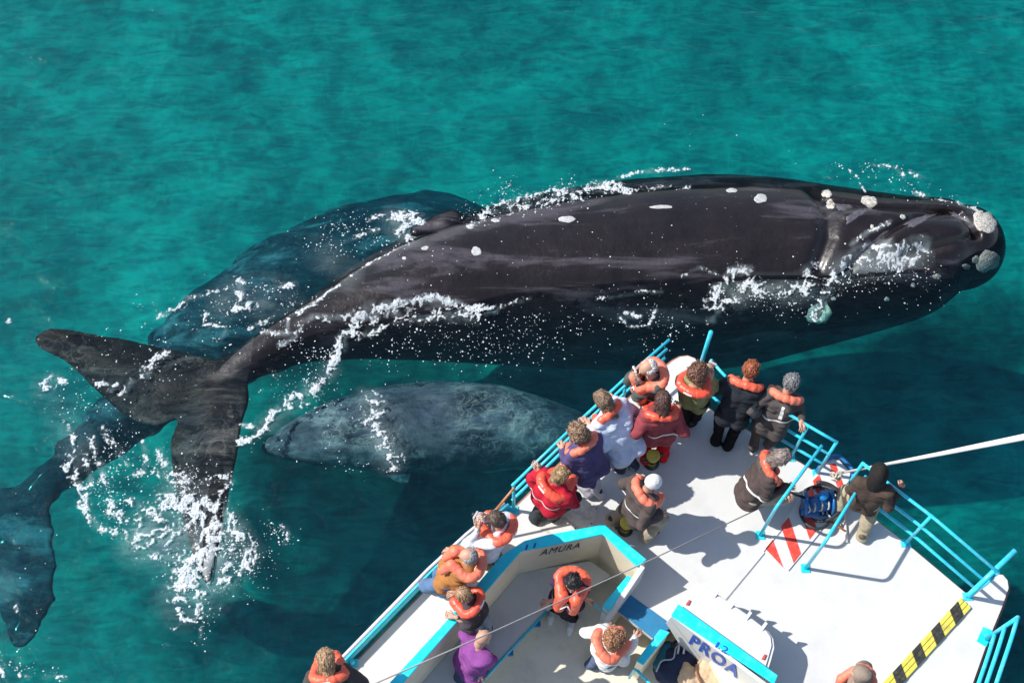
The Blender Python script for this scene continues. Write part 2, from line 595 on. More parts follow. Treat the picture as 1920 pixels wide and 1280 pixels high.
def sweep_field(st):
    """st rows: px, py, zc, ry, rz -> implicit body with elliptical sections along the spine"""
    rows = []
    for px, py, zc, ry, rz in st:
        p = P(px, py, zc); rows.append((p.x, p.y, zc, ry, rz))
    S = spline(rows, 6).astype(np.float32)
    a = S[:-1]; d = S[1:] - S[:-1]
    def f(X, Y, Z):
        X2, Y2 = X[:, :, 0], Y[:, :, 0]
        X2, Y2 = np.broadcast_arrays(X2, Y2)
        best = np.full(X2.shape, 1e9, dtype=np.float32)
        zc = np.zeros_like(best); ry = np.ones_like(best); rz = np.ones_like(best)
        for q, e in zip(a, d):
            L = e[0] ** 2 + e[1] ** 2
            t = np.clip(((X2 - q[0]) * e[0] + (Y2 - q[1]) * e[1]) / L, 0, 1)
            dd = (X2 - q[0] - t * e[0]) ** 2 + (Y2 - q[1] - t * e[1]) ** 2
            w = dd < best
            best = np.where(w, dd, best)
            zc = np.where(w, q[2] + t * e[2], zc)
            ry = np.where(w, np.maximum(q[3] + t * e[3], .02), ry)
            rz = np.where(w, np.maximum(q[4] + t * e[4], .02), rz)
        lat = np.sqrt(best)
        g = np.sqrt((lat / ry)[:, :, None] ** 2 + ((Z - zc[:, :, None]) / rz[:, :, None]) ** 2)
        return (g - 1) * np.minimum(ry, rz)[:, :, None]
    f.bb = (np.array([S[:, 0].min() - S[:, 3].max(), S[:, 1].min() - S[:, 3].max(), (S[:, 2] - S[:, 4]).min()]),
            np.array([S[:, 0].max() + S[:, 3].max(), S[:, 1].max() + S[:, 3].max(), (S[:, 2] + S[:, 4]).max()]))
    f.S = S
    return f


def poly_sd(X, Y, poly):
    """signed distance to a plan polygon (negative inside)"""
    d = np.full(X.shape, 1e9, dtype=np.float32)
    ins = np.zeros(X.shape, dtype=bool)
    n = len(poly)
    for i in range(n):
        ax, ay = poly[i]; bx, by = poly[(i + 1) % n]
        ex, ey = bx - ax, by - ay
        t = np.clip(((X - ax) * ex + (Y - ay) * ey) / (ex * ex + ey * ey + 1e-12), 0, 1)
        d = np.minimum(d, (X - ax - t * ex) ** 2 + (Y - ay - t * ey) ** 2)
        c = ((ay > Y) != (by > Y)) & (X < (bx - ax) * (Y - ay) / (by - ay + 1e-12) + ax)
        ins ^= c
    d = np.sqrt(d)
    return np.where(ins, -d, d)


def plate_field(pxs, z0f, thick):
    """flukes and flippers: a plan outline with a thickness that thins to the edge; pxs rows px,py,z"""
    pts = [P(*q) for q in pxs]
    poly = spline([(p.x, p.y, p.z) for p in pts] + [(pts[0].x, pts[0].y, pts[0].z)], 4)[:-1]
    xy = poly[:, :2]
    # height field by inverse distance of the outline points
    def f(X, Y, Z):
        X2, Y2 = np.broadcast_arrays(X[:, :, 0], Y[:, :, 0])
        sd_ = poly_sd(X2, Y2, xy)
        wsum = 0; zsum = 0
        for q in poly:
            w = 1.0 / ((X2 - q[0]) ** 2 + (Y2 - q[1]) ** 2 + .02) ** 1.5
            wsum = wsum + w; zsum = zsum + w * q[2]
        z0 = zsum / wsum
        th = thick * np.sqrt(np.clip(-sd_ / .45, 0, 1)) + .012
        g = np.abs(Z - z0[:, :, None]) - th[:, :, None]
        return np.maximum(g, sd_[:, :, None] * .8)
    f.bb = (poly.min(0) - .25, poly.max(0) + .25)
    return f


def seg_d2(X, Y, pts):
    d = np.full(X.shape, 1e9, dtype=np.float32)
    for i in range(len(pts) - 1):
        ax, ay = pts[i][:2]; bx, by = pts[i + 1][:2]
        ex, ey = bx - ax, by - ay
        t = np.clip(((X - ax) * ex + (Y - ay) * ey) / (ex * ex + ey * ey + 1e-12), 0, 1)
        d = np.minimum(d, (X - ax - t * ex) ** 2 + (Y - ay - t * ey) ** 2)
    return np.sqrt(d)


def whale_mesh(fields, h, k=.22, grooves=()):
    lo = np.min([f.bb[0] for f in fields], 0) - .2
    hi = np.max([f.bb[1] for f in fields], 0) + .2
    def fn(X, Y, Z):
        d = None
        for f in fields:
            e = f(X, Y, Z)
            d = e if d is None else smin(d, e, k)
        X2, Y2 = np.broadcast_arrays(X[:, :, 0], Y[:, :, 0])
        add = np.zeros(X2.shape, dtype=np.float32)
        for pts, w, dep in grooves:
            q = seg_d2(X2, Y2, [P(a_, b_, c_) for a_, b_, c_ in pts])
            add += dep * np.exp(-(q / w) ** 2)
        add += .03 * (fbm2(X2 * 1.6 + 40, Y2 * 1.6 + 40, 3) - .5)
        return d + add[:, :, None] * np.clip((Z + 1.3) / .8, 0, 1)
    return nets(fn, lo, hi, h)


whale_skin = skin_material('whale_skin', (.011, .0075, .008), (.10, .088, .106), patch=.5, caustic_tint=.0, streak=(.45, 2.6, 2.0), pscale=.8)
fluke_skin = skin_material('whale_tail_skin', (.022, .021, .022), (.13, .12, .12), patch=.5, caustic_tint=.13, rough=.35)
calf_skin = skin_material('calf_skin', (.085, .105, .135), (.30, .34, .38), patch=.65, caustic_tint=.40, rough=.4, streak=(1, 3, 3))
deep_skin = skin_material('deep_whale_skin', (.028, .045, .065), (.20, .27, .33), patch=.55, caustic_tint=.05, rough=.4, streak=(1, 3, 3))

# --- the big whale at the surface
body = sweep_field([
    (395, 720, -.20, .14, .12), (430, 702, -.20, .22, .20), (485, 670, -.24, .28, .30), (560, 634, -.38, .38, .46),
    (640, 606, -.52, .58, .62), (720, 580, -.64, .82, .80), (820, 556, -.80, 1.06, .99),
    (960, 535, -1.03, 1.30, 1.20), (1120, 521, -1.22, 1.48, 1.40), (1290, 512, -1.31, 1.56, 1.50),
    (1430, 506, -1.24, 1.47, 1.44), (1560, 498, -1.01, 1.24, 1.22), (1680, 487, -.80, 1.02, .99), (1760, 471, -.66, .82, .86),
    (1802, 465, -.58, .64, .72)])
fl = plate_field([
    (455, 688, -.10), (395, 672, -.13), (330, 657, -.2), (255, 642, -.25), (180, 628, -.22), (120, 617, -.12), (85, 618, -.05), (64, 634, -.02),
    (76, 654, -.08), (118, 676, -.2), (155, 705, -.26), (190, 740, -.3), (222, 772, -.3), (262, 793, -.28), (300, 797, -.24), (332, 788, -.22),
    (320, 830, -.25), (322, 880, -.26), (335, 940, -.22), (350, 1000, -.2), (366, 1055, -.13), (384, 1092, -.02), (398, 1078, .02),
    (414, 1000, -.03), (430, 920, -.07), (444, 850, -.10), (454, 790, -.13), (468, 740, -.13)], None, .10)
gro = [
    ([(1550, 560, 0), (1575, 525, 0), (1600, 495, 0), (1640, 462, 0), (1690, 430, 0), (1740, 405, .1), (1775, 398, .1), (1805, 413, .1), (1830, 440, .1)], .055, .085),
    ([(1830, 440, .1), (1800, 462, 0), (1740, 474, 0), (1690, 484, 0)], .06, .07),
    ([(1530, 345, .2), (1545, 375, .2), (1552, 410, .2), (1550, 450, .1), (1530, 500, 0)], .11, .09),
    ([(1560, 372, .2), (1600, 378, .2), (1650, 388, .15), (1720, 392, .1), (1800, 400, .1)], .05, .09),
    ([(1590, 405, .2), (1640, 400, .2), (1700, 410, .2)], .10, -.05),
    ([(1680, 445, .2), (1740, 430, .2), (1790, 440, .2)], .22, -.10),
]
V, F = whale_mesh([body, fl], .034, .16, gro)
# two skins on the one body: back and tail
cx = V[F].mean(1)
whale_box = (V[:, 0].min(), V[:, 0].max(), V[:, 1].min(), V[:, 1].max())
tail_x = P(470, 700, 0).x
whale = empty('whale', P(1000, 500, 0), 'huge black right whale at the surface with pale callosities on its head', 'whale')
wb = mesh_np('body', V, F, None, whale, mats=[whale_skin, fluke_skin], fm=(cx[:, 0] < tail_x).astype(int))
bvh_whale = BVHTree.FromPolygons([Vector(v) for v in V.tolist()], F.tolist())
for v in []: pass

# --- flipper shadowy under the big whale: left out of sight
# --- the calf beside the boat
calf_b = sweep_field([
    (507, 838, -.55, .12, .12), (540, 832, -.58, .27, .25), (600, 820, -.66, .42, .42), (690, 808, -.78, .58, .60), (800, 802, -.86, .66, .70),
    (920, 802, -.95, .64, .70), (1030, 812, -1.05, .48, .55), (1130, 826, -1.15, .28, .36), (1210, 842, -1.2, .15, .2), (1250, 850, -1.2, .10, .1)])
calf_fl = plate_field([(700, 850, -.8), (735, 850, -.8), (765, 880, -.95), (770, 905, -1.05), (745, 905, -1.05), (715, 880, -.95)], None, .06)
calf_tail = plate_field([(1210, 842, -1.2), (1265, 800, -1.2), (1310, 770, -1.2), (1300, 810, -1.2), (1285, 848, -1.2), (1290, 890, -1.2), (1285, 930, -1.2), (1245, 880, -1.2)], None, .05)
V, F = whale_mesh([calf_b, calf_fl, calf_tail], .03, .12, [
    ([(535, 845, -.4), (590, 835, -.3), (640, 850, -.4)], .03, .03), ([(655, 760, 0), (660, 800, 0), (650, 850, 0)], .08, .02),
    ([(560, 815, -.3), (640, 790, -.3)], .05, .03), ([(715, 760, -.2), (735, 800, -.2), (740, 850, -.2)], .07, .025)])
V[:, 1] += .055 * (vnoise2(V[:, 0] * 2.2 + 7, V[:, 1] * 7) - .5) + .03 * (vnoise2(V[:, 0] * 6 + 3, V[:, 1] * 14) - .5)
calf = empty('whale_calf', P(800, 800, -.5), 'pale grey whale calf under the surface between the big whale and the boat', 'whale calf')
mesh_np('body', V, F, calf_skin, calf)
bvh_calf = BVHTree.FromPolygons([Vector(v) for v in V.tolist()], F.tolist())

# --- the submerged whale behind and below
deep = sweep_field([
    (60, 935, -1.5, .20, .2), (130, 872, -1.5, .30, .34), (215, 800, -1.55, .42, .48), (300, 725, -1.65, .56, .62), (400, 645, -1.85, .80, .84),
    (520, 575, -2.0, 1.02, 1.0), (660, 518, -2.15, 1.15, 1.1), (800, 485, -2.35, 1.15, 1.1), (900, 470, -2.6, .9, .9), (980, 470, -2.9, .4, .4)])
deep_fl = plate_field([
    (95, 905, -1.45), (50, 915, -1.45), (0, 918, -1.4), (-80, 905, -1.35), (-190, 880, -1.3), (-260, 900, -1.3), (-200, 960, -1.35), (-110, 1010, -1.4), (-30, 1020, -1.4),
    (-25, 1080, -1.4), (0, 1150, -1.35), (16, 1195, -1.3), (42, 1213, -1.3), (72, 1185, -1.3), (95, 1130, -1.3), (103, 1050, -1.35), (96, 975, -1.4)], None, .10)
V, F = whale_mesh([deep, deep_fl], .045, .15)
rip = (vnoise2(V[:, 0] * 1.6 + 7, V[:, 1] * 5.5) - .5) + .5 * (vnoise2(V[:, 0] * 4 + 3, V[:, 1] * 11) - .5)
V[:, 1] += .11 * rip; V[:, 0] += .12 * (vnoise2(V[:, 0] * 2 + 31, V[:, 1] * 6 + 9) - .5)
dw = empty('whale', P(500, 560, -1.5), 'submerged whale seen dimly through the water, its flukes at the left edge', 'whale')
mesh_np('body', V, F, deep_skin, dw)

# --- callosities and pale scars that follow the skin
call_mat = paint('callosity', (.50, .47, .42), .9, .5, 34.0, 1.0, 30.0, dirt=(.07, .06, .05), dscale=20.0, damt=.95)
scar_mat = paint('pale_scar', (.42, .42, .42), .7, .3, 14.0, .6, 40.0)


def patch_on(bvh, cx_, cy_, rx, ry, rot, lift, mat, parent, name, seed, rough_=.35):
    """a raised irregular patch whose every point sits on the skin"""
    rnd = np.random.RandomState(seed)
    nr, na = 7, 28
    ph = rnd.rand(6) * 6.28
    o = Vector((0, 0, CAM_H))
    V, idx = [], {}
    c = bvh.ray_cast(o, ray_dir(cx_, cy_))
    if c[0] is None: return None
    V.append(c[0] + c[1] * lift)
    ok = True
    for i in range(1, nr + 1):
        for j in range(na):
            a = 2 * math.pi * j / na
            rr = (i / nr) * (1 + rough_ * (.5 * math.sin(2 * a + ph[0]) + .35 * math.sin(3 * a + ph[1]) + .3 * math.sin(5 * a + ph[2]) + .2 * math.sin(9 * a + ph[3])))
            x, y = rx * rr * math.cos(a), ry * rr * math.sin(a)
            px = cx_ + x * math.cos(rot) - y * math.sin(rot); py = cy_ + x * math.sin(rot) + y * math.cos(rot)
            hit = bvh.ray_cast(o, ray_dir(px, py))
            if hit[0] is None or (hit[0] - c[0]).length > 1.2:
                V.append(V[-1].copy() if len(V) > 1 else c[0]); continue
            t = i / nr
            k = lift * (1 - t ** 4) * (.75 + .35 * rnd.rand() + .25 * math.sin(i * 2.2) * math.sin(a * 4 + ph[1])) - (.012 if i == nr else 0)
            V.append(hit[0] + hit[1] * k)
    Fs = [(0, 1 + j, 1 + (j + 1) % na) for j in range(na)]
    for i in range(nr - 1):
        for j in range(na):
            a0 = 1 + i * na + j; a1 = 1 + i * na + (j + 1) % na
            Fs.append((a0, a0 + na, a1 + na, a1))
    return mesh_py(name, V, Fs, mat, parent, True)


CALL = [(1850, 416, 27, 22, .35), (1835, 402, 10, 8, 0), (1852, 490, 25, 22, -.2), (1829, 487, 7, 8, 0), (1630, 378, 17, 12, 0), (1550, 363, 10, 9, 0), (1557, 383, 10, 9, .5),
        (1757, 519, 9, 6, 0), (1712, 535, 5, 5, 0), (1812, 500, 8, 6, 0), (1663, 561, 6, 4, 0), (1563, 560, 5, 4, 0), (1693, 407, 6, 5, .4), (1635, 425, 4, 4, 0)]
for i, (x, y, a_, b_, r_) in enumerate(CALL):
    patch_on(bvh_whale, x, y, a_, b_, r_, .015, call_mat, whale, 'callosity', i, .2)
for i, (x, y, a_, b_, r_) in enumerate([(1426, 372, 13, 10, 0), (1372, 357, 11, 5, 0), (1240, 388, 23, 4, 0), (1063, 411, 17, 7, -.05), (893, 471, 11, 9, 0), (797, 465, 8, 4, -.3), (758, 484, 5, 3, 0), (929, 413, 9, 4, 0)]):
    patch_on(bvh_whale, x, y, a_, b_, r_, .008, scar_mat, whale, 'pale_scar', 40 + i, .15)

white_call = paint('callosity_white', (.80, .80, .62), .9, .35, 30.0, 1.0, 30.0)
patch_on(bvh_whale, 1536, 588, 27, 20, -.6, .025, white_call, whale, 'callosity', 77, .12)
grey_skin = paint('grey_skin', (.085, .078, .095), .5, .4, 16.0, .6, 30.0)
for i, (x, y, a_, b_, r_) in enumerate([(1607, 402, 26, 9, -.5), (1722, 414, 34, 6, -.45), (1634, 458, 44, 4, -.72), (1800, 408, 26, 4, .55), (1580, 388, 14, 8, .2)]):
    patch_on(bvh_whale, x, y, a_, b_, r_, .005, grey_skin, whale, 'grey_patch', 60 + i, .5)

V, F = blob([cone(T3, T4, .13, .20) for T3, T4 in [(tuple(P(782, 438, -.10)), tuple(P(850, 418, -.17)))]], .02, .05, lambda X, Y, Z: .04 * (vnoise3(X * 5, Y * 5, Z * 5) - .5))
mesh_np('back_ridge', V, F, whale_skin, dw)

# ================================================================== THE BOAT
def pl(px, py, a, b):
    """the point of the upright plane through a and b that stands at this place of the photograph"""
    n = Vector((b - a).to_2d().orthogonal().to_3d()).normalized()
    o = Vector((0, 0, CAM_H)); d = ray_dir(px, py)
    return o + d * ((a - o).dot(n) / d.dot(n))


white = paint('white_gelcoat', (.66, .66, .65), .35, .03, 3.0, .08, 30.0, dirt=(.52, .52, .50), dscale=3.5, damt=.35)
deck_mat = paint('deck_paint', (.60, .60, .59), .55, .025, 2.0, .25, 160.0, dirt=(.46, .46, .44), dscale=2.6, damt=.45)
cream = paint('cream_paint', (.84, .75, .57), .5, .05, 2.0, .1, 40.0, dirt=(.45, .40, .30), dscale=3.0, damt=.3)
floor_mat = paint('cockpit_floor', (.72, .67, .54), .7, .06, 2.5, .4, 200.0, dirt=(.34, .31, .25), dscale=3.0, damt=.4)
turq = paint('turquoise_paint', (.005, .66, .80), .4, .05, 5.0, .1, 50.0, dirt=(.25, .66, .72), dscale=8.0, damt=.35)
rail_mat = paint('rail_paint', (.03, .56, .74), .3, .10, 12.0, .1, 60.0, dirt=(.35, .55, .60), dscale=14.0, damt=.5)
blue_mat = paint('blue_mat', (.02, .19, .38), .8, .1, 5.0, .5, 220.0, dirt=(.10, .22, .33), dscale=7.0, damt=.4)
blue_paint = paint('blue_paint', (.01, .13, .36), .4, .1, 8.0)
letter_blue = paint('letter_blue', (.005, .07, .42), .5, .1, 20.0)
letter_navy = paint('letter_navy', (.01, .02, .06), .5, .1, 20.0)
red_paint = paint('red_paint', (.68, .055, .035), .5, .08, 12.0, dirt=(.70, .35, .30), dscale=16.0, damt=.5)
yellow_paint = paint('yellow_paint', (.66, .57, .08), .6, .10, 9.0, dirt=(.30, .25, .10), dscale=12.0, damt=.7)
black_paint = paint('black_paint', (.03, .03, .03), .5, .3, 9.0, dirt=(.25, .2, .06), dscale=18.0, damt=.5)
steel = paint('steel', (.55, .55, .55), .3, .1, 20.0)
rubber = paint('rubber', (.02, .024, .03), .55, .3, 12.0, .3, 60.0)
rope_mat = paint('rope', (.52, .46, .38), .9, .2, 60.0, .6, 160.0)
wood = paint('varnished_wood', (.42, .16, .06), .4, .25, 14.0)
grey_rope = paint('grey_rope', (.38, .35, .34), .8, .2, 90.0, .6, 200.0)

bow = D(1280, 680)
boat = empty('tour_boat', D(1200, 900), 'white tour boat bow with turquoise rails and the words AMURA and PROA', 'boat')

port = [(440, 1500), (560, 1357), (662, 1247), (740, 1166), (818, 1086), (890, 1019), (964, 954), (1067, 853), (1165, 760), (1240, 694), (1262, 676), (1275, 669), (1290, 667), (1303, 672), (1311, 684),
        (1313, 715), (1308, 742), (1318, 758)]
star = [(1342, 775), (1385, 797), (1482, 856), (1532, 887), (1578, 926), (1698, 1017), (1814, 1114), (1848, 1088), (1868, 1076), (1880, 1077), (1889, 1087), (1891, 1102), (1878, 1139), (1848, 1212), (1824, 1280), (1790, 1380), (1750, 1500)]
CH = .65   # height of the cockpit coaming above the deck
c_in = [(590, 1470), (756, 1280), (851, 1172), (906, 1115), (977, 1033), (1024, 1024), (1130, 1001)]
c_out = [(560, 1465), (729, 1280), (835, 1165), (900, 1088), (941, 1040), (983, 1013), (1024, 1002), (1133, 982)]
r_in, r_out = (1196, 1063), (1213, 1048)
outer = [D(*p) for p in port + star]
mid_in = [(D(*a, CH) + D(*b, CH)) / 2 for a, b in zip(c_in, c_out[:6] + [c_out[7]])]
hole = [D(1640, 1500, CH), D(1441, 1272, CH), D(1262, 1145, CH), D(1250, 1176, 0), D(1223, 1197, 0), D(1155, 1143, 0), D(1146, 1148, 0), D(1203, 1060, CH),
        D(1134, 992, CH)] + mid_in[::-1][1:]
dk = outer + hole
from mathutils.geometry import tessellate_polygon
tri = tessellate_polygon([[Vector((p.x, p.y, 0)) for p in dk]])
nd = len(dk)
mesh_py('deck', [(p.x, p.y, ZD) for p in dk] + [(p.x, p.y, ZD - .07) for p in dk], [tuple(t) for t in tri] + [tuple(nd + q for q in t[::-1]) for t in tri] + [(i, (i + 1) % nd, nd + (i + 1) % nd, nd + i) for i in range(nd)], deck_mat, boat)
# hull: sides that lean in towards the waterline
cxy = Vector((sum(p.x for p in outer) / len(outer), sum(p.y for p in outer) / len(outer)))
hb = [Vector((cxy.x + (p.x - cxy.x) * .80, cxy.y + (p.y - cxy.y) * .80 - .2, 0)) for p in outer]
prism('hull', [Vector((cxy.x + (p.x - cxy.x) * .985, cxy.y + (p.y - cxy.y) * .985, 0)) for p in outer], -.7, ZD - .9, paint('hull_paint', (.03, .16, .24), .35, .1), boat, bottom=hb)
nO = len(outer)
tp = [Vector((cxy.x + (p.x - cxy.x) * .995, cxy.y + (p.y - cxy.y) * .995, ZD - .07)) for p in outer]
bt = [Vector((cxy.x + (p.x - cxy.x) * .985, cxy.y + (p.y - cxy.y) * .985, ZD - .9)) for p in outer]
mesh_py('topsides', tp + bt, [(i, i + 1, nO + i + 1, nO + i) for i in range(nO - 1)], white, boat)
tube('rubbing_strake', [Vector((p.x, p.y, ZD - .05)) + (p - Vector((cxy.x, cxy.y, p.z))).normalized() * .012 for p in outer], .022, paint('strake', (.30, .13, .09), .6, .3, 12.0), boat, 8)

# cockpit
FL = -.75
floor_poly = [D(600, 1500, 0), D(640, 1400, 0), D(780, 1240, 0), D(960, 1030, .2), D(1135, 985, CH), D(1215, 1050, CH), D(1262, 1120, CH), D(1470, 1260, CH), D(1700, 1500, CH)]
prism('cockpit_floor', floor_poly, ZD + FL - .05, ZD + FL, floor_mat, boat)
prism('cockpit_floor_patch', [D(1095, 1250, FL), D(1290, 1180, FL), D(1460, 1330, FL), D(1400, 1500, FL), D(1150, 1500, FL)], ZD + FL, ZD + FL + .004, floor_mat, boat)
inn = [D(*p, CH) for p in c_in + [r_in]]
out = [D(*p, CH) for p in [c_out[i] for i in (0, 1, 2, 3, 4, 5, 6, 7)] + [r_out]]
def shrink(a, b, t): return a + (b - a) * t
inn2 = [shrink(a, b, .12) for a, b in zip(inn, out[:6] + out[7:])]
out2 = [shrink(b, a, .12) for a, b in zip([inn[0], inn[1], inn[2], inn[3], inn[4], inn[5], inn[5], inn[6], inn[7]], out)]
prism('coaming_wall', inn2 + out2[::-1], ZD + FL, ZD + CH - .035, cream, boat)
prism('coaming_cap', inn + out[::-1], ZD + CH - .035, ZD + CH, turq, boat, .012)
# bench along the port side of the cockpit
bench = [D(1107, 1051, -.35), D(1146, 1078, -.35), D(1023, 1145, -.35), D(913, 1264, -.35), D(740, 1470, -.35), inn2[0] + Vector((0, 0, 0)), inn2[1], inn2[2], inn2[3], inn2[4], inn2[5]]
prism('bench', bench, ZD - .41, ZD - .35, paint('bench_top', (.58, .58, .56), .6, .05, 3.0, .2, 120.0, dirt=(.4, .4, .38)), boat, .01)
e0, e1, e2 = D(1023, 1145, -.35), D(913, 1264, -.35), D(740, 1470, -.35)
tube('bench_edge', [e0 + Vector((.012, 0, 0)), e1 + Vector((.012, 0, 0)), e2 + Vector((.012, 0, 0))], .018, rail_mat, boat, 8)
nrm = Vector((-.04, .03, 0))
mesh_py('bench_front', [e0 + nrm + Vector((0, 0, -.06)), e2 + nrm + Vector((0, 0, -.06)), e2 + nrm + Vector((0, 0, -.40)), e0 + nrm + Vector((0, 0, -.40))], [(0, 1, 2, 3)], cream, boat)
for px, py in ((955, 1224), (1006, 1170)):
    c = D(px, py, -.45)
    prism('bench_bracket', [c + Vector(q) for q in ((-.05, -.03, 0), (.05, -.03, 0), (.05, .04, 0), (-.05, .04, 0))], c.z - .04, c.z + .04, blue_paint, boat, .01)
# gangway cheeks
tw = [D(1201, 1058, CH), D(1210, 1063, CH), D(1143, 1163, .12), D(1134, 1158, .12)]
lowz = ZD + FL
mesh_py('gangway_cheek', [tw[0], tw[1], tw[2], tw[3]] + [Vector((p.x, p.y, lowz)) for p in tw],
        [(0, 1, 2, 3), (4, 7, 6, 5), (0, 4, 5, 1), (1, 5, 6, 2), (2, 6, 7, 3), (3, 7, 4, 0)], white, boat, False, .008)
st = [D(*p, .28) for p in ((1177, 1077), (1190, 1085), (1141, 1146), (1129, 1134))]
prism('cheek_block', [shrink(p, (st[0] + st[2]) / 2, .08) for p in st], ZD + FL, ZD + .245, white, boat)
prism('step_cap', st, ZD + .245, ZD + .28, turq, boat, .01)
st = [D(*p, .28) for p in ((1238, 1178), (1256, 1184), (1206, 1246), (1193, 1238))]
prism('cheek_block', [shrink(p, (st[0] + st[2]) / 2, .08) for p in st], ZD + FL, ZD + .245, cream, boat)
prism('step_cap', st, ZD + .245, ZD + .28, turq, boat, .01)
prism('gangway_mat', [D(*p) for p in ((1178, 1112), (1249, 1163), (1256, 1178), (1223, 1196), (1156, 1143))], ZD + .002, ZD + .016, blue_mat, boat, .004)
# side rail tubes of the cockpit
tube('grab_rail', round_path([D(1090, 1126, -.3), D(1100, 1122, .0), D(1140, 1152, .0), D(1143, 1168, -.5)], .05), .014, rail_mat, boat)
tube('grab_rail', round_path([D(1180, 1270, -.6), D(1190, 1252, -.2), D(1222, 1284, -.2), D(1240, 1330, -.2)], .05), .018, rail_mat, boat)

# the PROA panel and its cap
pa, pb = D(1258, 1153, CH), D(1430, 1281, CH)
strip = [D(1272, 1131, CH), D(1459, 1265, CH), D(1452, 1282, CH), D(1258, 1153, CH)]
prism('proa_cap', strip, ZD + CH - .03, ZD + CH, turq, boat, .01)
cen = sum(strip, Vector()) / 4
pn = Vector(((pb - pa).y, -(pb - pa).x, 0)).normalized()
if pn.y > 0: pn = -pn
ps = [(1259, 1155), (1248, 1168), (1277, 1214), (1292, 1230), (1318, 1246), (1352, 1266), (1395, 1286), (1436, 1312), (1448, 1297)]
front = [pl(x, y, pa, pb) - Vector((0, 0, .0)) for x, y in ps]
front[0].z = min(front[0].z, ZD + CH - .031); front[-1].z = min(front[-1].z, ZD + CH - .031)
back = [p - pn * .05 for p in front]
n_ = len(front)
mesh_py('proa_panel', [p - pn * .004 for p in front] + back, [tuple(range(n_)), tuple(range(2 * n_ - 1, n_ - 1, -1))] + [(i, (i + 1) % n_, n_ + (i + 1) % n_, n_ + i) for i in range(n_)], white, boat, False, .006)
prism('locker', [D(1290, 1150, .2), D(1452, 1266, .3), D(1500, 1400, .0), D(1420, 1400, 0)], ZD + FL, ZD + .02, cream, boat, .01)


def lettering(txt, corners, mat, parent, ext=.004, bold=.0):
    """flat letters stretched over four points (lower left, lower right, upper right, upper left)"""
    cu = bpy.data.curves.new(txt, 'FONT')
    cu.body = txt; cu.size = 1; cu.offset = bold; cu.resolution_u = 4; cu.space_character = 1.12
    o = bpy.data.objects.new('lettering', cu)
    COL.objects.link(o)
    dg = bpy.context.evaluated_depsgraph_get()
    me = bpy.data.meshes.new_from_object(o.evaluated_get(dg))
    COL.objects.unlink(o); bpy.data.objects.remove(o)
    xs = [v.co.x for v in me.vertices]; ys = [v.co.y for v in me.vertices]
    x0, x1, y0, y1 = min(xs), max(xs), min(ys), max(ys)
    a, b, c, d = corners
    nr = (b - a).cross(d - a).normalized()
    for v in me.vertices:
        u = (v.co.x - x0) / (x1 - x0); w = (v.co.y - y0) / (y1 - y0)
        v.co = (a * (1 - u) + b * u) * (1 - w) + (d * (1 - u) + c * u) * w + nr * ext
    me.materials.append(mat)
    ob = bpy.data.objects.new('lettering', me)
    return link(ob, parent)


lettering('PROA', [pl(1291, 1204, pa, pb), pl(1382, 1271, pa, pb), pl(1390, 1253, pa, pb), pl(1300, 1188, pa, pb)], letter_blue, boat, .006, .03)
lettering('1', [D(1340, 1212, CH), D(1344, 1214.5, CH), D(1350, 1204.5, CH), D(1346, 1202, CH)], letter_blue, boat, .005, .0)
lettering('2', [D(1350, 1219, CH), D(1361, 1226, CH), D(1368, 1215, CH), D(1357, 1208, CH)], letter_blue, boat, .005, .01)
wa, wb = inn2[5], inn2[6]
lettering('AMURA', [pl(1011, 1041, wa, wb), pl(1086, 1026, wa, wb), pl(1092, 1015, wa, wb), pl(1018, 1029, wa, wb)], letter_navy, boat, .006, .0)
lettering('1', [D(984, 1031, CH), D(988, 1030, CH), D(991, 1020, CH), D(987, 1021, CH)], letter_blue, boat, .004)
lettering('1', [D(999, 1027, CH), D(1003, 1026, CH), D(1006, 1017, CH), D(1002, 1018, CH)], letter_blue, boat, .004)

# the white moulded box beside the PROA panel
tub = empty('life_raft_box', D(1370, 1170), 'white rounded moulded box with small upright fins behind the turquoise PROA cap', 'storage box')
TB = .56
tpts = [(1270, 1142), (1276, 1130), (1290, 1117), (1306, 1109), (1328, 1105), (1340, 1110), (1372, 1131), (1405, 1154), (1440, 1182), (1450, 1197), (1452, 1214), (1446, 1236), (1440, 1256)]
tw_ = [D(*p, TB) for p in tpts] 
inner_line = [D(1446, 1268, CH), D(1272, 1140, CH)]
tw_ = [Vector((p.x, p.y, 0)) for p in tw_] + [Vector((p.x + .02, p.y + .03, 0)) for p in inner_line]
prism('shell', tw_, ZD + .0, ZD + TB, white, tub, .05, 4)
cc = sum(tw_, Vector()) / len(tw_)
prism('lid_rim', [shrink(p, cc, .07) for p in tw_], ZD + TB - .01, ZD + TB + .025, white, tub, .02, 3)
for px, py in ((1340, 1116), (1370, 1137), (1400, 1158), (1429, 1178)):
    c = D(px, py, TB)
    ax = (D(1440, 1182, TB) - D(1340, 1110, TB)).normalized(); nx = Vector((-ax.y, ax.x, 0))
    a = c + nx * .06; b = c - nx * .07
    w = ax * .018
    mesh_py('fin', [a - w, a + w, b + w, b - w, a - w + Vector((0, 0, .11)), a + w + Vector((0, 0, .11))], [(0, 1, 2, 3), (0, 3, 4), (1, 5, 2), (0, 4, 5, 1), (4, 3, 2, 5)], white, tub, False, .004)
for px, py in ((1290, 1130), (1432, 1232)):
    c = D(px, py, TB + .03)
    prism('red_latch', [c + Vector(q) for q in ((-.03, -.02, 0), (.0, -.03, 0), (.03, .03, 0), (.01, .04, 0))], c.z - .02, c.z + .02, red_paint, tub, .004)

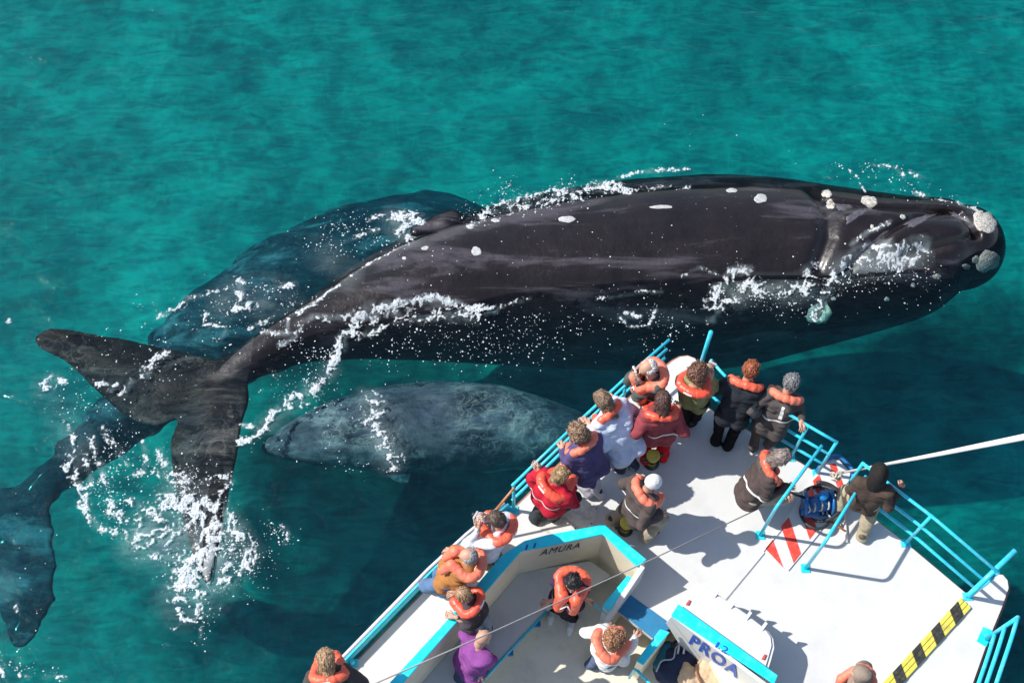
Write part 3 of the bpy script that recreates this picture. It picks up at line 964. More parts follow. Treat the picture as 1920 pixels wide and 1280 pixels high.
# painted chevrons on the anchor platform
plat = [(1430, 1033), (1478, 1070), (1536, 1000), (1590, 914), (1594, 886), (1572, 862), (1552, 860), (1524, 896)]
prism('anchor_platform', [D(*p) for p in plat], ZD + .004, ZD + .022, white, boat, .004)
for q in ([(1449, 1011), (1435, 1028), (1469, 1064)], [(1479, 969), (1464, 986), (1488, 1055), (1502, 1037)], [(1512, 930), (1498, 950), (1518, 1011), (1532, 993)],
          [(1536, 889), (1524, 901), (1543, 960), (1557, 944)], [(1555, 871), (1566, 868), (1583, 912), (1575, 927)]):
    prism('chevron', [D(*p, .022) for p in q], ZD + .0235, ZD + .0265, red_paint, boat)
tube('bow_roller', round_path([D(1530, 884, .02), D(1548, 860, .05), D(1572, 852, .05), D(1600, 880, .05), D(1598, 900, .02)], .12), .025, blue_paint, boat)
# yellow and black edge board
ya, yb = D(1800, 1121), D(1590, 1350)
yd = (yb - ya).normalized(); yn = Vector((-yd.y, yd.x, 0)) * -1
if yn.x > 0: yn = -yn
eb = empty('warning_board', ya, 'long low board striped yellow and black across the white deck', 'warning board')
Wd = .165
ya = ya - yn * .0
L = (yb - ya).length
for k in range(3):
    o0 = yn * (-Wd + k * Wd / 3 + .003); o1 = yn * (-Wd + (k + 1) * Wd / 3 - .003)
    prism('plank', [ya + o0 + yd * .01, ya + o1, yb + o1, yb + o0], ZD + .002, ZD + .04, yellow_paint, eb, .004)
per = .36
i = 0
while .16 + i * per < L:
    s0 = .16 + i * per
    for k in range(3):
        o0 = -Wd + k * Wd / 3 + .002; o1 = -Wd + (k + 1) * Wd / 3 - .002
        sk = lambda o: -o * .55
        q = [ya + yn * o0 + yd * (s0 + sk(o0) - .1), ya + yn * o1 + yd * (s0 + sk(o1) - .1), ya + yn * o1 + yd * (s0 + .16 + sk(o1) - .1), ya + yn * o0 + yd * (s0 + .16 + sk(o0) - .1)]
        prism('black_stripe', q, ZD + .036, ZD + .043, black_paint, eb)
    i += 1

# rails ---------------------------------------------------------------
RH = 1.12
def railing(name, label, line, heights, posts, rad=.019, ends=True, mat=rail_mat):
    r = empty(name, D(*line[0]), label, 'railing', None)
    for h in heights:
        tube('rail', round_path([D(*p) + Vector((0, 0, h)) for p in line], .15), rad, mat, r)
    for p in posts:
        b = D(*p)
        tube('post', [b, b + Vector((0, 0, max(heights) + .01))], rad * 1.05, mat, r)
        prism('base_plate', [b + Vector(q) for q in ((-.06, -.05, 0), (.06, -.05, 0), (.06, .05, 0), (-.06, .05, 0))], ZD + .001, ZD + .014, mat, r, .003)
    return r


r1 = railing('railing', 'turquoise railing of three tubes along the right-hand deck edge below the hooded person', [(1578, 925), (1640, 974), (1698, 1018), (1814, 1118)], [.35, .70, RH], [(1578, 925), (1698, 1018), (1814, 1118)], .021)
b = D(1814, 1118)
tube('outer_arm', [D(1814, 1118, .95), D(1904, 1031, 1.2)], .032, rail_mat, r1)
tube('brace', [D(1818, 1119, .02), D(1862, 1083, 1.02)], .018, rail_mat, r1)
r2 = railing('railing', 'turquoise railing along the bow in front of the four people at the rail', [(1312, 742), (1342, 777), (1385, 799), (1482, 858), (1532, 887)],
             [.35, .70, RH], [(1312, 742), (1385, 799), (1482, 858), (1532, 887)], .020)
r3 = railing('railing', 'turquoise railing along the left-hand deck edge in front of the calf', [(960, 959), (1067, 855), (1165, 763), (1240, 697)], [.45, .72, 1.0], [(963, 956), (1067, 855), (1165, 763)], .020)
r4 = railing('railing', 'low turquoise railing along the side deck at the lower left', [(552, 1347), (654, 1237), (811, 1076), (883, 1010), (954, 951)], [.03, .11], [(662, 1243), (818, 1082), (890, 1016)], .028)
tube('hand_rail', [D(543, 1336, .22), D(646, 1228, .22), D(803, 1067, .22), D(875, 1001, .22), D(946, 943, .22)], .024, paint('handrail_white', (.62, .60, .66), .35, .1), r4)
r5 = railing('railing', 'turquoise three-tube railing at the lower right corner with a square base plate', [(1848, 1198), (1835, 1240), (1790, 1370), (1760, 1470)], [.35, .70, RH], [(1848, 1198), (1800, 1340)], .024)
q = [D(*p) for p in ((1842, 1175), (1860, 1182), (1848, 1213), (1830, 1202))]
prism('base_plate', q, ZD + .015, ZD + .03, turq, r5, .003)
for nm, base, top_, lab in (('gate_frame', (1425, 1003), (1541, 835), 'turquoise bent-tube frame left of the anchor winch, its foot on the white deck'),
                            ('gate_frame', (1510, 1065), (1624, 892), 'turquoise bent-tube frame right of the anchor winch, below the hooded person')):
    g = empty(nm, D(*base), lab, 'gate frame')
    tube('tube_frame', round_path([D(*base), D(*base) + Vector((0, 0, RH)), D(*top_, RH)], .1, 7), .021, rail_mat, g, 12)
    b = D(*base)
    prism('base_plate', [b + Vector(q) for q in ((-.055, -.055, 0), (.055, -.055, 0), (.055, .055, 0), (-.055, .055, 0))], ZD + .001, ZD + .016, turq, g, .004)
bp_ = empty('bow_pole', D(1307, 705), 'turquoise pole standing up at the point of the bow', 'pole')
tube('pole', [D(1307, 705), D(1307, 705) + Vector((0, 0, 1.35))], .028, rail_mat, bp_)
tube('foot_flange', [D(1307, 705, .002), D(1307, 705, .03)], .06, rail_mat, bp_, 14)

# boom, stays and sticks
bm_ = empty('boom', D(1575, 886, .5), 'long white tapering pole reaching from the anchor platform to the right edge', 'boom pole')
tube('pole', [D(1572, 887, .55), D(1760, 851, 2.2), D(2010, 801, 4.4)], [.014, .024, .036], paint('white_pole', (.80, .77, .74), .4, .04), bm_, 14)
rp = []
c = D(1572, 889, .45)
rnd = random.Random(3)
for k in range(34):
    rp.append(c + Vector((rnd.uniform(-.09, .05), rnd.uniform(-.07, .05), rnd.uniform(-.12, .05))))
V, F = tube_data(round_path(rp, .06, 3), .010, 6)
mesh_py('lashing', V, F, rope_mat, bm_, True)
rr_ = empty('stay_rope', D(1480, 928, .75), 'thin grey rope running from the crouching person to the bottom left of the deck', 'rope')
tube('rope', [D(1480, 926, .28), D(1205, 1056, 1.2), D(930, 1181, 2.15), D(600, 1326, 3.3)], [.007, .008, .009, .010], grey_rope, rr_, 6)
o = tube('stick', [D(1580, 936, .02), D(1583, 960, .03), D(1588, 1016, .03)], .016, paint('white_stick', (.72, .66, .62), .5, .05)); tag(o, 'thin white stick lying between the two gate frames', 'stick')
o = tube('stick', [D(1553, 975, .05), D(1585, 995, .05)], .014, wood); tag(o, 'short brown stick lying under the white stick by the winch', 'stick')
o = tube('line', round_path([D(1480, 930, .5), D(1500, 922, .1), D(1525, 912, .05), D(1540, 905, .05)], .1), .006, paint('yellow_line', (.6, .55, .2), .8, .1)); tag(o, 'thin yellow cord running from the crouching person to the winch', 'cord')
o = tube('boat_hook', [D(905, 985, .35), D(966, 912, .95)], .016, wood); tag(o, 'brown wooden boat hook leaning along the left rail', 'boat hook')

# anchor winch
wc = D(1526, 950)
wi = empty('anchor_winch', wc, 'blue anchor winch with rope and a dark hoop on the striped platform', 'anchor winch')
def wp(x, y, z): return wc + Vector((x, y, z))
prism('base', [wp(-.18, -.14, 0), wp(.16, -.16, 0), wp(.18, .12, 0), wp(-.15, .14, 0)], ZD + .022, ZD + .09, blue_paint, wi, .02)
tube('drum', [wp(-.14, -.02, .20), wp(.16, .0, .20)], .115, blue_paint, wi, 20)
tube('drum_flange', [wp(-.17, -.02, .20), wp(-.14, -.02, .20)], .16, blue_paint, wi, 24)
tube('drum_flange', [wp(.16, 0, .20), wp(.19, 0, .20)], .16, blue_paint, wi, 24)
tube('capstan', [wp(.04, .02, .26), wp(.04, .02, .44)], .055, paint('capstan_blue', (.01, .22, .55), .4, .1), wi, 18)
tube('motor', [wp(-.20, -.10, .13), wp(.02, -.12, .13)], .065, blue_paint, wi, 16)
hoop = [wp(.04 + .25 * math.cos(a), .0 + .24 * math.sin(a), .14 + .10 * math.cos(a + .5)) for a in [-2.0 + k * 4.2 / 30 for k in range(31)]]
tube('hoop', hoop, .022, rubber, wi, 10)
hoop = [wp(-.02 + .18 * math.cos(a), -.12 + .22 * math.sin(a), .12 - .07 * math.sin(a)) for a in [math.pi * .9 + k * math.pi * 1.2 / 20 for k in range(21)]]
tube('hoop', hoop, .02, rubber, wi, 10)
tube('handle', round_path([wp(-.17, .03, .28), wp(-.34, .06, .36), wp(-.42, .10, .40)], .05), .016, rubber, wi)
c = wp(-.10, .08, .30)
prism('red_pawl', [c + Vector(q) for q in ((-.06, -.05, 0), (.05, -.05, 0), (.02, .08, 0))], c.z - .03, c.z + .04, red_paint, wi, .006)
for s in range(4):
    rnd = random.Random(20 + s)
    p = [wp(-.16 + .09 * s, -.02 + .08 * math.sin(k * 1.1 + s), .24 + .10 * math.cos(k * 1.1 + s) + .02 * rnd.random()) + Vector((.03 * k / 7 + rnd.uniform(-.02, .02), -.015 * k, 0)) for k in range(8)]
    tube('rope_turn', round_path(p, .05, 3), .011, rope_mat, wi, 7)
hoop = [wp(.09 + .26 * math.cos(a), .04 + .26 * math.sin(a), .05) for a in [-.9 + k * 2.6 / 20 for k in range(21)]]
tube('hose', hoop, .030, rubber, wi, 10)

# mooring posts
for px, py, lab in ((1221, 868, 'yellow mooring post with a black band behind the red trousers'), (1172, 992, 'yellow mooring post with a black band between the turquoise cap and the white-capped person')):
    b = D(px, py)
    mo = empty('mooring_post', b, lab, 'mooring post', 'yellow and black mooring posts on the deck')
    tube('shaft', [b, b + Vector((0, 0, .26))], .06, yellow_paint, mo, 18)
    tube('band', [b + Vector((0, 0, .10)), b + Vector((0, 0, .17))], .063, black_paint, mo, 18)
    tube('head', [b + Vector((0, 0, .26)), b + Vector((0, 0, .29)), b + Vector((0, 0, .30))], [.085, .085, .06], yellow_paint, mo, 18)
    tube('cross_bar', [b + Vector((-.14, -.05, .21)), b + Vector((.14, .05, .21))], .022, black_paint, mo, 10)
    tube('foot', [b + Vector((0, 0, .001)), b + Vector((0, 0, .03))], .10, black_paint, mo, 18)

# deck hatch and seams between the port rail and the coaming
hatch = paint('hatch_grey', (.60, .60, .58), .8, .06, 6.0, .4, 120.0, dirt=(.08, .08, .08), dscale=9.0, damt=.55)
for q in ([(1002, 985), (1040, 962), (1084, 990), (1072, 1001), (1030, 1004)], [(1044, 960), (1090, 930), (1122, 952), (1112, 985), (1088, 988)]):
    o = prism('hatch_plate', [D(*p) for p in q], ZD + .002, ZD + .012, hatch, boat, .003)
    cq = sum((D(*p) for p in q), Vector()) / len(q)
    for p in q[:4]:
        s = shrink(D(*p), cq, .14)
        tube('screw', [s + Vector((0, 0, .011)), s + Vector((0, 0, .016))], .009, rubber, boat, 8)

# luggage in the cockpit
dark_cloth = cloth('bag_navy', (.025, .035, .075)); bag_grey = cloth('bag_grey', (.05, .05, .055)); tan = cloth('tan', (.55, .40, .26)); teal = cloth('bag_teal', (.03, .14, .19))
bag = empty('backpack', D(1265, 1245, -.5), 'dark blue backpack with pale piping below the PROA panel', 'backpack')
b0 = D(1268, 1250, -.45)
e = lambda x, y, z: (b0.x + x, b0.y + y, b0.z + z)
nz = lambda s, a: (lambda X, Y, Z: a * (vnoise3(X * s, Y * s, Z * s) - .5))
I3 = [(1, 0, 0), (0, 1, 0), (0, 0, 1)]
V, F = blob([cone(e(-.12, -.05, 0), e(.16, -.10, .05), .16, .15), cone(e(-.05, .12, .05), e(.12, .10, .08), .13, .12)], .015, .06, nz(12, .04)); mesh_np('sack', V, F, dark_cloth, bag)
V, F = blob([cone(e(-.22, .0, .06), e(-.10, .24, .08), .07, .07)], .012, .03, nz(14, .03)); mesh_np('side_pocket', V, F, teal, bag)
V, F = blob([cone(e(0, .22, .12), e(.10, .20, .12), .07, .06)], .012, .03, nz(20, .03)); mesh_np('top_flap', V, F, bag_grey, bag)
tube('piping', round_path([Vector(e(-.26, -.08, .12)), Vector(e(-.20, .05, .17)), Vector(e(-.05, .05, .22)), Vector(e(-.02, .2, .19)), Vector(e(.06, .26, .18))], .05), .010, cloth('piping', (.45, .50, .55)), bag, 6)
for s in (-.0, .07):
    tube('strap', round_path([Vector(e(s, .12, .20)), Vector(e(s + .02, .20, .21)), Vector(e(s + .03, .30, .12))], .05), .013, cloth('white_strap', (.7, .7, .7)), bag, 6)
tb = empty('tan_bag', D(1335, 1265, -.4), 'crumpled tan cloth bag next to the backpack below the letters', 'bag')
b0 = D(1328, 1268, -.30)
V, F = blob([cone(e(-.22, -.02, 0), e(.22, -.14, 0), .15, .16), cone(e(-.05, .06, .05), e(.15, .02, .05), .13, .12), cone(e(-.25, .10, 0), e(-.2, -.2, 0), .08, .1)], .013, .05,
            lambda X, Y, Z: .05 * (vnoise3(X * 9 + Y * 5, Y * 9, Z * 9) - .5) + .02 * (vnoise3(X * 25, Y * 25, Z * 25) - .5)); mesh_np('sack', V, F, tan, tb)
tube('handle', round_path([Vector(e(-.15, .12, .12)), Vector(e(-.18, .02, .2)), Vector(e(-.1, -.12, .16))], .05), .016, paint('leather', (.30, .14, .08), .5, .2), tb, 8)

# ================================================================== FOAM
def foam_material():
    m, ns, ls, b = new_mat('foam')
    tc = node(ns, 'ShaderNodeTexCoord')
    n1 = node(ns, 'ShaderNodeTexNoise', i_Scale=26.0, i_Detail=3.0)
    ls.new(tc.outputs['Object'], n1.inputs['Vector'])
    r = ramp(ns, [(.3, (.34, .40, .43)), (.68, (.68, .71, .73))])
    ls.new(n1.outputs['Fac'], r.inputs[0]); ls.new(r.outputs[0], b.inputs['Base Color'])
    b.inputs['Roughness'].default_value = .6
    bp = node(ns, 'ShaderNodeBump', i_Strength=.8, i_Distance=.02)
    ls.new(n1.outputs['Fac'], bp.inputs['Height']); ls.new(bp.outputs[0], b.inputs['Normal'])
    return m


foam_mat = foam_material()
# px outline, half width px, strength (1 = solid core), lacy
ST = [
    # lower waterline of the back and the trail that leaves it
    ([(560, 612), (590, 600), (640, 600), (690, 588)], 7, .62), ([(690, 588), (740, 577), (790, 568), (822, 561), (850, 568), (885, 578), (928, 579)], 8, 1.0),
    ([(700, 598), (760, 590), (830, 586), (900, 592)], 16, .62), ([(928, 579), (960, 566), (990, 560)], 5, .55),
    ([(690, 583), (662, 612), (640, 632), (634, 652), (628, 678), (612, 708), (590, 733)], 10, 1.0), ([(720, 610), (700, 622), (680, 630), (650, 625)], 9, .75),
    ([(590, 733), (556, 742), (530, 757), (508, 775), (494, 798)], 9, .95), ([(530, 757), (555, 765), (575, 758)], 6, .8), ([(498, 800), (470, 822), (445, 826)], 8, .85), ([(455, 795), (480, 800)], 5, .7),
    # the near side of the body and the head
    ([(1100, 350), (1150, 340), (1180, 360)], 8, .75), ([(880, 425), (930, 388), (1000, 368), (1060, 356), (1110, 352), (1170, 356)], 9, .85), ([(960, 395), (1020, 378), (1090, 372)], 10, .62),
    ([(1040, 368), (1062, 358), (1085, 372)], 9, .95), ([(1160, 330), (1230, 318), (1290, 315)], 5, .7), ([(1180, 355), (1230, 352), (1290, 350)], 7, .5),
    ([(1330, 575), (1345, 545), (1370, 515), (1400, 512)], 12, .78), ([(1400, 540), (1450, 545), (1500, 538), (1524, 512)], 16, .78), ([(1330, 600), (1350, 572), (1385, 560)], 8, .7),
    ([(1530, 590), (1560, 520), (1600, 485), (1650, 470)], 11, .8), ([(1600, 492), (1660, 480), (1700, 472), (1730, 470)], 12, .82), ([(1650, 480), (1680, 500), (1712, 485)], 12, .62), ([(1590, 470), (1620, 450), (1660, 430)], 5, .6),
    ([(1178, 588), (1195, 592)], 7, .85), ([(1330, 572), (1345, 585), (1352, 570)], 5, .8), ([(1215, 610), (1225, 590), (1230, 580)], 4, .6), ([(1160, 590), (1180, 612), (1215, 612)], 4, .55),
    ([(1325, 568), (1340, 578)], 6, .8), ([(1280, 520), (1310, 508), (1340, 515)], 4, .4), ([(1120, 560), (1180, 550), (1240, 545)], 4, .5),
    # ahead of and above the head
    ([(1592, 318), (1606, 330)], 3, .7), ([(1612, 345), (1625, 362)], 3, .75), ([(1640, 308), (1680, 312), (1695, 330)], 4, .62), ([(1708, 325), (1730, 335), (1740, 345)], 6, .72), ([(1715, 360), (1745, 372), (1790, 380), (1830, 392)], 5, .7), ([(1560, 335), (1545, 330)], 2, .5),
    ([(1800, 388), (1830, 395)], 5, .8),
    # patch at the flank over the submerged whale
    ([(735, 402), (765, 405), (785, 412)], 12, .92), ([(770, 410), (752, 435), (770, 452)], 11, .85), ([(690, 410), (735, 400)], 6, .5), ([(650, 450), (690, 435), (710, 430)], 5, .5),
    ([(505, 545), (540, 535), (552, 530)], 6, .85), ([(445, 525), (452, 555), (475, 570), (440, 578)], 11, .95), ([(300, 592), (330, 580), (345, 570)], 7, .75), ([(385, 590), (390, 612)], 7, .8), ([(400, 610), (425, 612), (415, 632)], 4, .6),
    ([(560, 590), (590, 570), (612, 552), (640, 540)], 7, .82), ([(640, 535), (700, 492), (760, 460)], 4, .7), ([(520, 575), (500, 600), (470, 615)], 6, .5), ([(340, 560), (400, 545), (430, 540)], 6, .45), ([(540, 600), (540, 630)], 4, .8),
    ([(480, 620), (520, 632), (545, 628)], 6, .7), ([(525, 650), (550, 640), (560, 620)], 6, .6),
    # over the flukes
    ([(270, 695), (290, 672), (312, 660)], 10, .82), ([(280, 685), (275, 700)], 7, .75), ([(180, 718), (200, 716)], 6, .85), ([(205, 728), (215, 722)], 7, .85), ([(228, 735), (245, 714)], 6, .7), ([(258, 708), (272, 702)], 4, .7), ([(85, 710), (80, 735), (95, 705), (120, 712)], 8, .8), ([(120, 790), (135, 810), (140, 830)], 6, .6),
    # the fan left of the lower fluke
    ([(135, 845), (130, 870), (145, 900), (158, 925), (160, 960)], 9, .72), ([(160, 850), (165, 880), (168, 905)], 7, .75), ([(118, 870), (140, 895), (165, 905)], 6, .7), ([(150, 940), (170, 975), (200, 992), (245, 1000)], 8, .68),
    ([(185, 860), (195, 890), (205, 925), (215, 960), (240, 975)], 8, .68), ([(172, 820), (180, 850)], 6, .5), ([(205, 930), (222, 955), (232, 968)], 7, .75), ([(268, 830), (276, 860), (270, 885)], 5, .7), ([(245, 935), (265, 950), (285, 960), (300, 975)], 9, .85),
    ([(255, 885), (290, 880), (330, 905), (350, 930)], 7, .6), ([(300, 850), (320, 880), (345, 910)], 9, .6), ([(190, 800), (220, 840), (240, 870)], 7, .4),
    # the great splash at the tip of the lower fluke
    ([(320, 930), (345, 945), (380, 940), (400, 950), (425, 970), (450, 1000), (465, 1040), (450, 1075), (420, 1095), (400, 1085)], 13, .92),
    ([(345, 935), (370, 965), (390, 990), (395, 1010)], 22, 1.08), ([(300, 935), (330, 960), (345, 980)], 15, .85), ([(390, 1000), (375, 1030), (350, 1060), (345, 1085), (340, 1110)], 21, 1.1), ([(370, 1040), (355, 1080), (370, 1110)], 16, 1.0),
    ([(400, 1010), (430, 1020), (440, 1040), (425, 1070)], 8, .8), ([(340, 1110), (335, 1140), (345, 1165), (365, 1155), (372, 1135)], 7, .9), ([(328, 1175), (340, 1160)], 5, .9), ([(360, 960), (330, 985), (300, 1010), (270, 1020)], 18, .6), ([(265, 970), (270, 1000), (260, 1040)], 12, .5),
    ([(290, 1040), (330, 1050)], 8, .5), ([(440, 980), (470, 1010), (480, 1040), (470, 1070)], 8, .6), ([(530, 985), (540, 1000), (535, 1015)], 5, .6), ([(400, 900), (420, 890), (415, 930)], 14, .55), ([(320, 880), (350, 900)], 12, .55),
    ([(380, 1140), (378, 1165), (375, 1200)], 4, .6), ([(312, 1210), (320, 1200)], 4, .7),
    # the calf
    ([(700, 745), (705, 770), (690, 790)], 14, .62), ([(705, 800), (722, 830), (740, 860)], 13, .7), ([(735, 880), (748, 875)], 6, .8), ([(668, 745), (680, 735)], 4, .5),
    # edge of the picture and strays
    ([(0, 1250), (8, 1265)], 7, .8), ([(35, 1265), (55, 1270)], 4, .5), ([(80, 1268), (120, 1272)], 5, .5), ([(14, 602), (18, 602)], 4, .9), ([(28, 1135), (30, 1145)], 4, .8),
]
cell = .0105
cs = [P(-30, -10), P(1950, -10), P(-30, 1300), P(1950, 1300)]
gx0, gx1 = min(c.x for c in cs), max(c.x for c in cs)
gy0, gy1 = min(c.y for c in cs), max(c.y for c in cs)
NX, NY = int((gx1 - gx0) / cell), int((gy1 - gy0) / cell)
dens = np.zeros((NX, NY), dtype=np.float32)
pxs = 1 / 128.0
for pts, w, s in ST:
    wp_ = [P(x, y) for x, y in pts]
    W = w * pxs
    m_ = W * 2.4
    x0 = max(0, int((min(p.x for p in wp_) - m_ - gx0) / cell)); x1 = min(NX, int((max(p.x for p in wp_) + m_ - gx0) / cell) + 1)
    y0 = max(0, int((min(p.y for p in wp_) - m_ - gy0) / cell)); y1 = min(NY, int((max(p.y for p in wp_) + m_ - gy0) / cell) + 1)
    if x1 <= x0 or y1 <= y0: continue
    X, Y = np.meshgrid(gx0 + cell * np.arange(x0, x1), gy0 + cell * np.arange(y0, y1), indexing='ij')
    # wander the stroke a little so no edge is straight
    Xw = X + W * 1.6 * (fbm2(X * 3.1 + 5, Y * 3.1, 3) - .5); Yw = Y + W * 1.6 * (fbm2(X * 3.1 + 50, Y * 3.1 + 20, 3) - .5)
    d = seg_d2(Xw, Yw, wp_)
    dens[x0:x1, y0:y1] = np.maximum(dens[x0:x1, y0:y1], s * np.exp(-(d / W) ** 2))
idx = np.nonzero(dens > .12)
X = gx0 + cell * idx[0]; Y = gy0 + cell * idx[1]
dd = dens[idx]
lace = 1 - np.abs(2 * fbm2(X * 7.5 + 1.7 * fbm2(X * 3, Y * 3, 2), Y * 7.5 + 31, 3) - 1) * 2.3      # bright along curved threads
fine = fbm2(X * 40 + 3, Y * 40 + 7, 2)
v = dd * .86 + .80 * (lace - .62) + .95 * (fine - .5) - .53
down = Vector((0, 0, -1))
WX0, WX1, WY0, WY1 = whale_box


def top_z(x, y):
    if x < WX0 or x > WX1 or y < WY0 or y > WY1: return 0.0
    h = bvh_whale.ray_cast(Vector((x, y, 3)), down)
    return max(0.0, h[0].z) if h[0] is not None else 0.0


def foam_sheet(sel, name, mat, lift, puff, alpha=None):
    gi, gj = idx[0][sel], idx[1][sel]
    corner = np.unique(np.concatenate([np.stack([gi + a, gj + b], 1) for a in (0, 1) for b in (0, 1)]), axis=0)
    cx_, cy_ = gx0 + cell * (corner[:, 0] - .5), gy0 + cell * (corner[:, 1] - .5)
    hgt = np.array([top_z(x, y) for x, y in zip(cx_, cy_)])
    dm = dens[np.clip(corner[:, 0], 0, NX - 1), np.clip(corner[:, 1], 0, NY - 1)]
    hgt += lift + puff * np.clip(dm - .5, 0, 1) * fbm2(cx_ * 14, cy_ * 14, 2)
    jx = (vnoise2(corner[:, 0] * 7.13, corner[:, 1] * 5.77) - .5) * cell * .9
    jy = (vnoise2(corner[:, 0] * 3.19 + 50, corner[:, 1] * 8.31) - .5) * cell * .9
    key = corner[:, 0] * 100000 + corner[:, 1]
    vi = lambda a, b: np.searchsorted(key, (gi + a) * 100000 + (gj + b))
    Fq = np.stack([vi(0, 0), vi(1, 0), vi(1, 1), vi(0, 1)], 1)
    o = mesh_np(name, np.stack([cx_ + jx, cy_ + jy, hgt], 1), Fq, mat)
    if alpha is not None:
        A = np.zeros((NX + 1, NY + 1), dtype=np.float32); A[idx] = alpha
        at_ = o.data.attributes.new('thickness', 'FLOAT', 'POINT')
        at_.data.foreach_set('value', A[corner[:, 0], corner[:, 1]])
    return tag(o, kind='stuff')


thin_mat, ns, ls, b = new_mat('thin_foam')
at = node(ns, 'ShaderNodeAttribute', attribute_name='thickness')
ls.new(at.outputs['Fac'], b.inputs['Alpha'])
b.inputs['Base Color'].default_value = (.70, .73, .75, 1); b.inputs['Roughness'].default_value = .8; b.inputs['Specular IOR Level'].default_value = .2
al = np.clip((v + .20) / .42, 0, 1) ** 1.8 * .85
foam_sheet(al > .02, 'thin_foam', thin_mat, .007, .012, al)
foam_sheet(v > .32, 'sea_foam', foam_mat, .012, .035)

# specks and droplets: soft regions with many small flecks
rs = np.random.RandomState(11)
SP = [((560, 620), (1000, 640), 60, 330), ((700, 640), (1300, 620), 50, 420), ((1000, 590), (1300, 600), 35, 260), ((1330, 560), (1530, 560), 30, 220), ((1540, 540), (1740, 500), 26, 260), ((900, 400), (1110, 360), 26, 420), ((870, 400), (960, 345), 22, 160),
      ((560, 470), (720, 430), 40, 170), ((300, 600), (600, 560), 45, 360), ((600, 420), (760, 440), 30, 130), ((100, 720), (260, 900), 50, 420), ((140, 860), (260, 990), 40, 420), ((300, 860), (430, 930), 34, 420),
      ((380, 960), (480, 1060), 44, 520), ((330, 1050), (420, 1130), 40, 320), ((470, 960), (545, 1010), 20, 90), ((380, 1130), (375, 1220), 14, 40), ((180, 640), (320, 700), 40, 110), ((680, 740), (740, 870), 20, 170), ((520, 600), (620, 780), 40, 190),
      ((1560, 300), (1830, 385), 26, 170), ((1100, 560), (1560, 460), 60, 70), ((700, 520), (1300, 430), 60, 60), ((0, 1240), (120, 1270), 14, 50), ((500, 740), (640, 640), 26, 140), ((460, 830), (680, 880), 20, 60), ((1240, 230), (1560, 300), 40, 14),
      ((380, 580), (470, 640), 40, 120), ((60, 940), (100, 1180), 50, 16), ((250, 540), (300, 640), 30, 50), ((1800, 540), (1400, 640), 30, 60), ((330, 930), (430, 980), 30, 260)]
pv, pf, o_ = [], [], 0
for (ax_, ay_), (bx_, by_), w, n in SP:
    for k in range(n):
        t = rs.rand()
        px = ax_ + (bx_ - ax_) * t + rs.randn() * w * .6; py = ay_ + (by_ - ay_) * t + rs.randn() * w * .6
        p = P(px, py)
        # flecks gather in threads
        if fbm2(np.array([p.x * 2.2]), np.array([p.y * 2.2 + 3]), 3)[0] < .46 and rs.rand() < .8: continue
        r0 = .0042 + .011 * rs.rand() ** 3.0
        z = top_z(p.x, p.y) + .006
        m = 6; a0 = rs.rand() * 6.28; st_ = .6 + .4 * rs.rand(); ro = rs.rand() * 3.14
        pv.append((p.x, p.y, z + r0 * .5))
        for q in range(m):
            a = a0 + 6.283 * q / m; rr = r0 * (.7 + .5 * rs.rand())
            x, y = rr * math.cos(a), rr * st_ * math.sin(a)
            pv.append((p.x + x * math.cos(ro) - y * math.sin(ro), p.y + x * math.sin(ro) + y * math.cos(ro), z))
        pf += [(o_, o_ + 1 + q, o_ + 1 + (q + 1) % m) for q in range(m)]
        o_ += m + 1
sp = mesh_np('foam_flecks', pv, pf, foam_mat)
tag(sp, kind='stuff')

# bubbles held in the water under the splash
bm_mat, ns, ls, b = new_mat('bubbly_water')
at = node(ns, 'ShaderNodeAttribute', attribute_name='thickness')
ls.new(at.outputs['Fac'], b.inputs['Alpha'])
b.inputs['Base Color'].default_value = (.60, .70, .72, 1); b.inputs['Roughness'].default_value = .9; b.inputs['Specular IOR Level'].default_value = 0
cb = .025
BB = [([(300, 1000), (350, 1010), (390, 1050), (360, 1100)], 42, .55), ([(260, 1020), (310, 1040)], 30, .28), ([(420, 990), (450, 1040), (420, 1080)], 26, .25), ([(330, 940), (380, 960)], 30, .4),
      ([(735, 405), (770, 440)], 22, .35), ([(440, 560), (520, 560)], 40, .16), ([(600, 470), (650, 520)], 30, .14), ([(1580, 510), (1720, 490)], 24, .22), ([(1380, 540), (1510, 545)], 24, .22), ([(690, 750), (735, 860)], 22, .28),
      ([(620, 690), (560, 745), (500, 790)], 16, .2), ([(90, 720), (150, 850)], 30, .10)]
bx0, by0 = gx0, gy0
bn = (int((gx1 - gx0) / cb), int((gy1 - gy0) / cb))
BX, BY = np.meshgrid(bx0 + cb * np.arange(bn[0]), by0 + cb * np.arange(bn[1]), indexing='ij')
bd_ = np.zeros(bn, dtype=np.float32)
for pts, w, s in BB:
    bd_ = np.maximum(bd_, s * np.exp(-(seg_d2(BX, BY, [P(x, y) for x, y in pts]) / (w * pxs)) ** 2))
bd_ *= np.clip(.2 + 1.6 * (fbm2(BX * 3, BY * 3, 4) - .2), 0, 1.3)
q_ = dens[np.clip(((BX - gx0) / cell).astype(int), 0, NX - 1), np.clip(((BY - gy0) / cell).astype(int), 0, NY - 1)]
bd_ = np.maximum(bd_, .40 * q_ ** 1.3 * np.clip(2.6 * (fbm2(BX * 9 + 4, BY * 9, 4) - .34), 0, 1))
bd_ = np.minimum(bd_, .8)
on = bd_ > .015
q = on[:-1, :-1] | on[1:, :-1] | on[:-1, 1:] | on[1:, 1:]
ci, cj = np.nonzero(q)
ids = np.arange(bn[0] * bn[1]).reshape(bn)
Fb = np.stack([ids[ci, cj], ids[ci + 1, cj], ids[ci + 1, cj + 1], ids[ci, cj + 1]], 1)
u_, inv = np.unique(Fb, return_inverse=True)
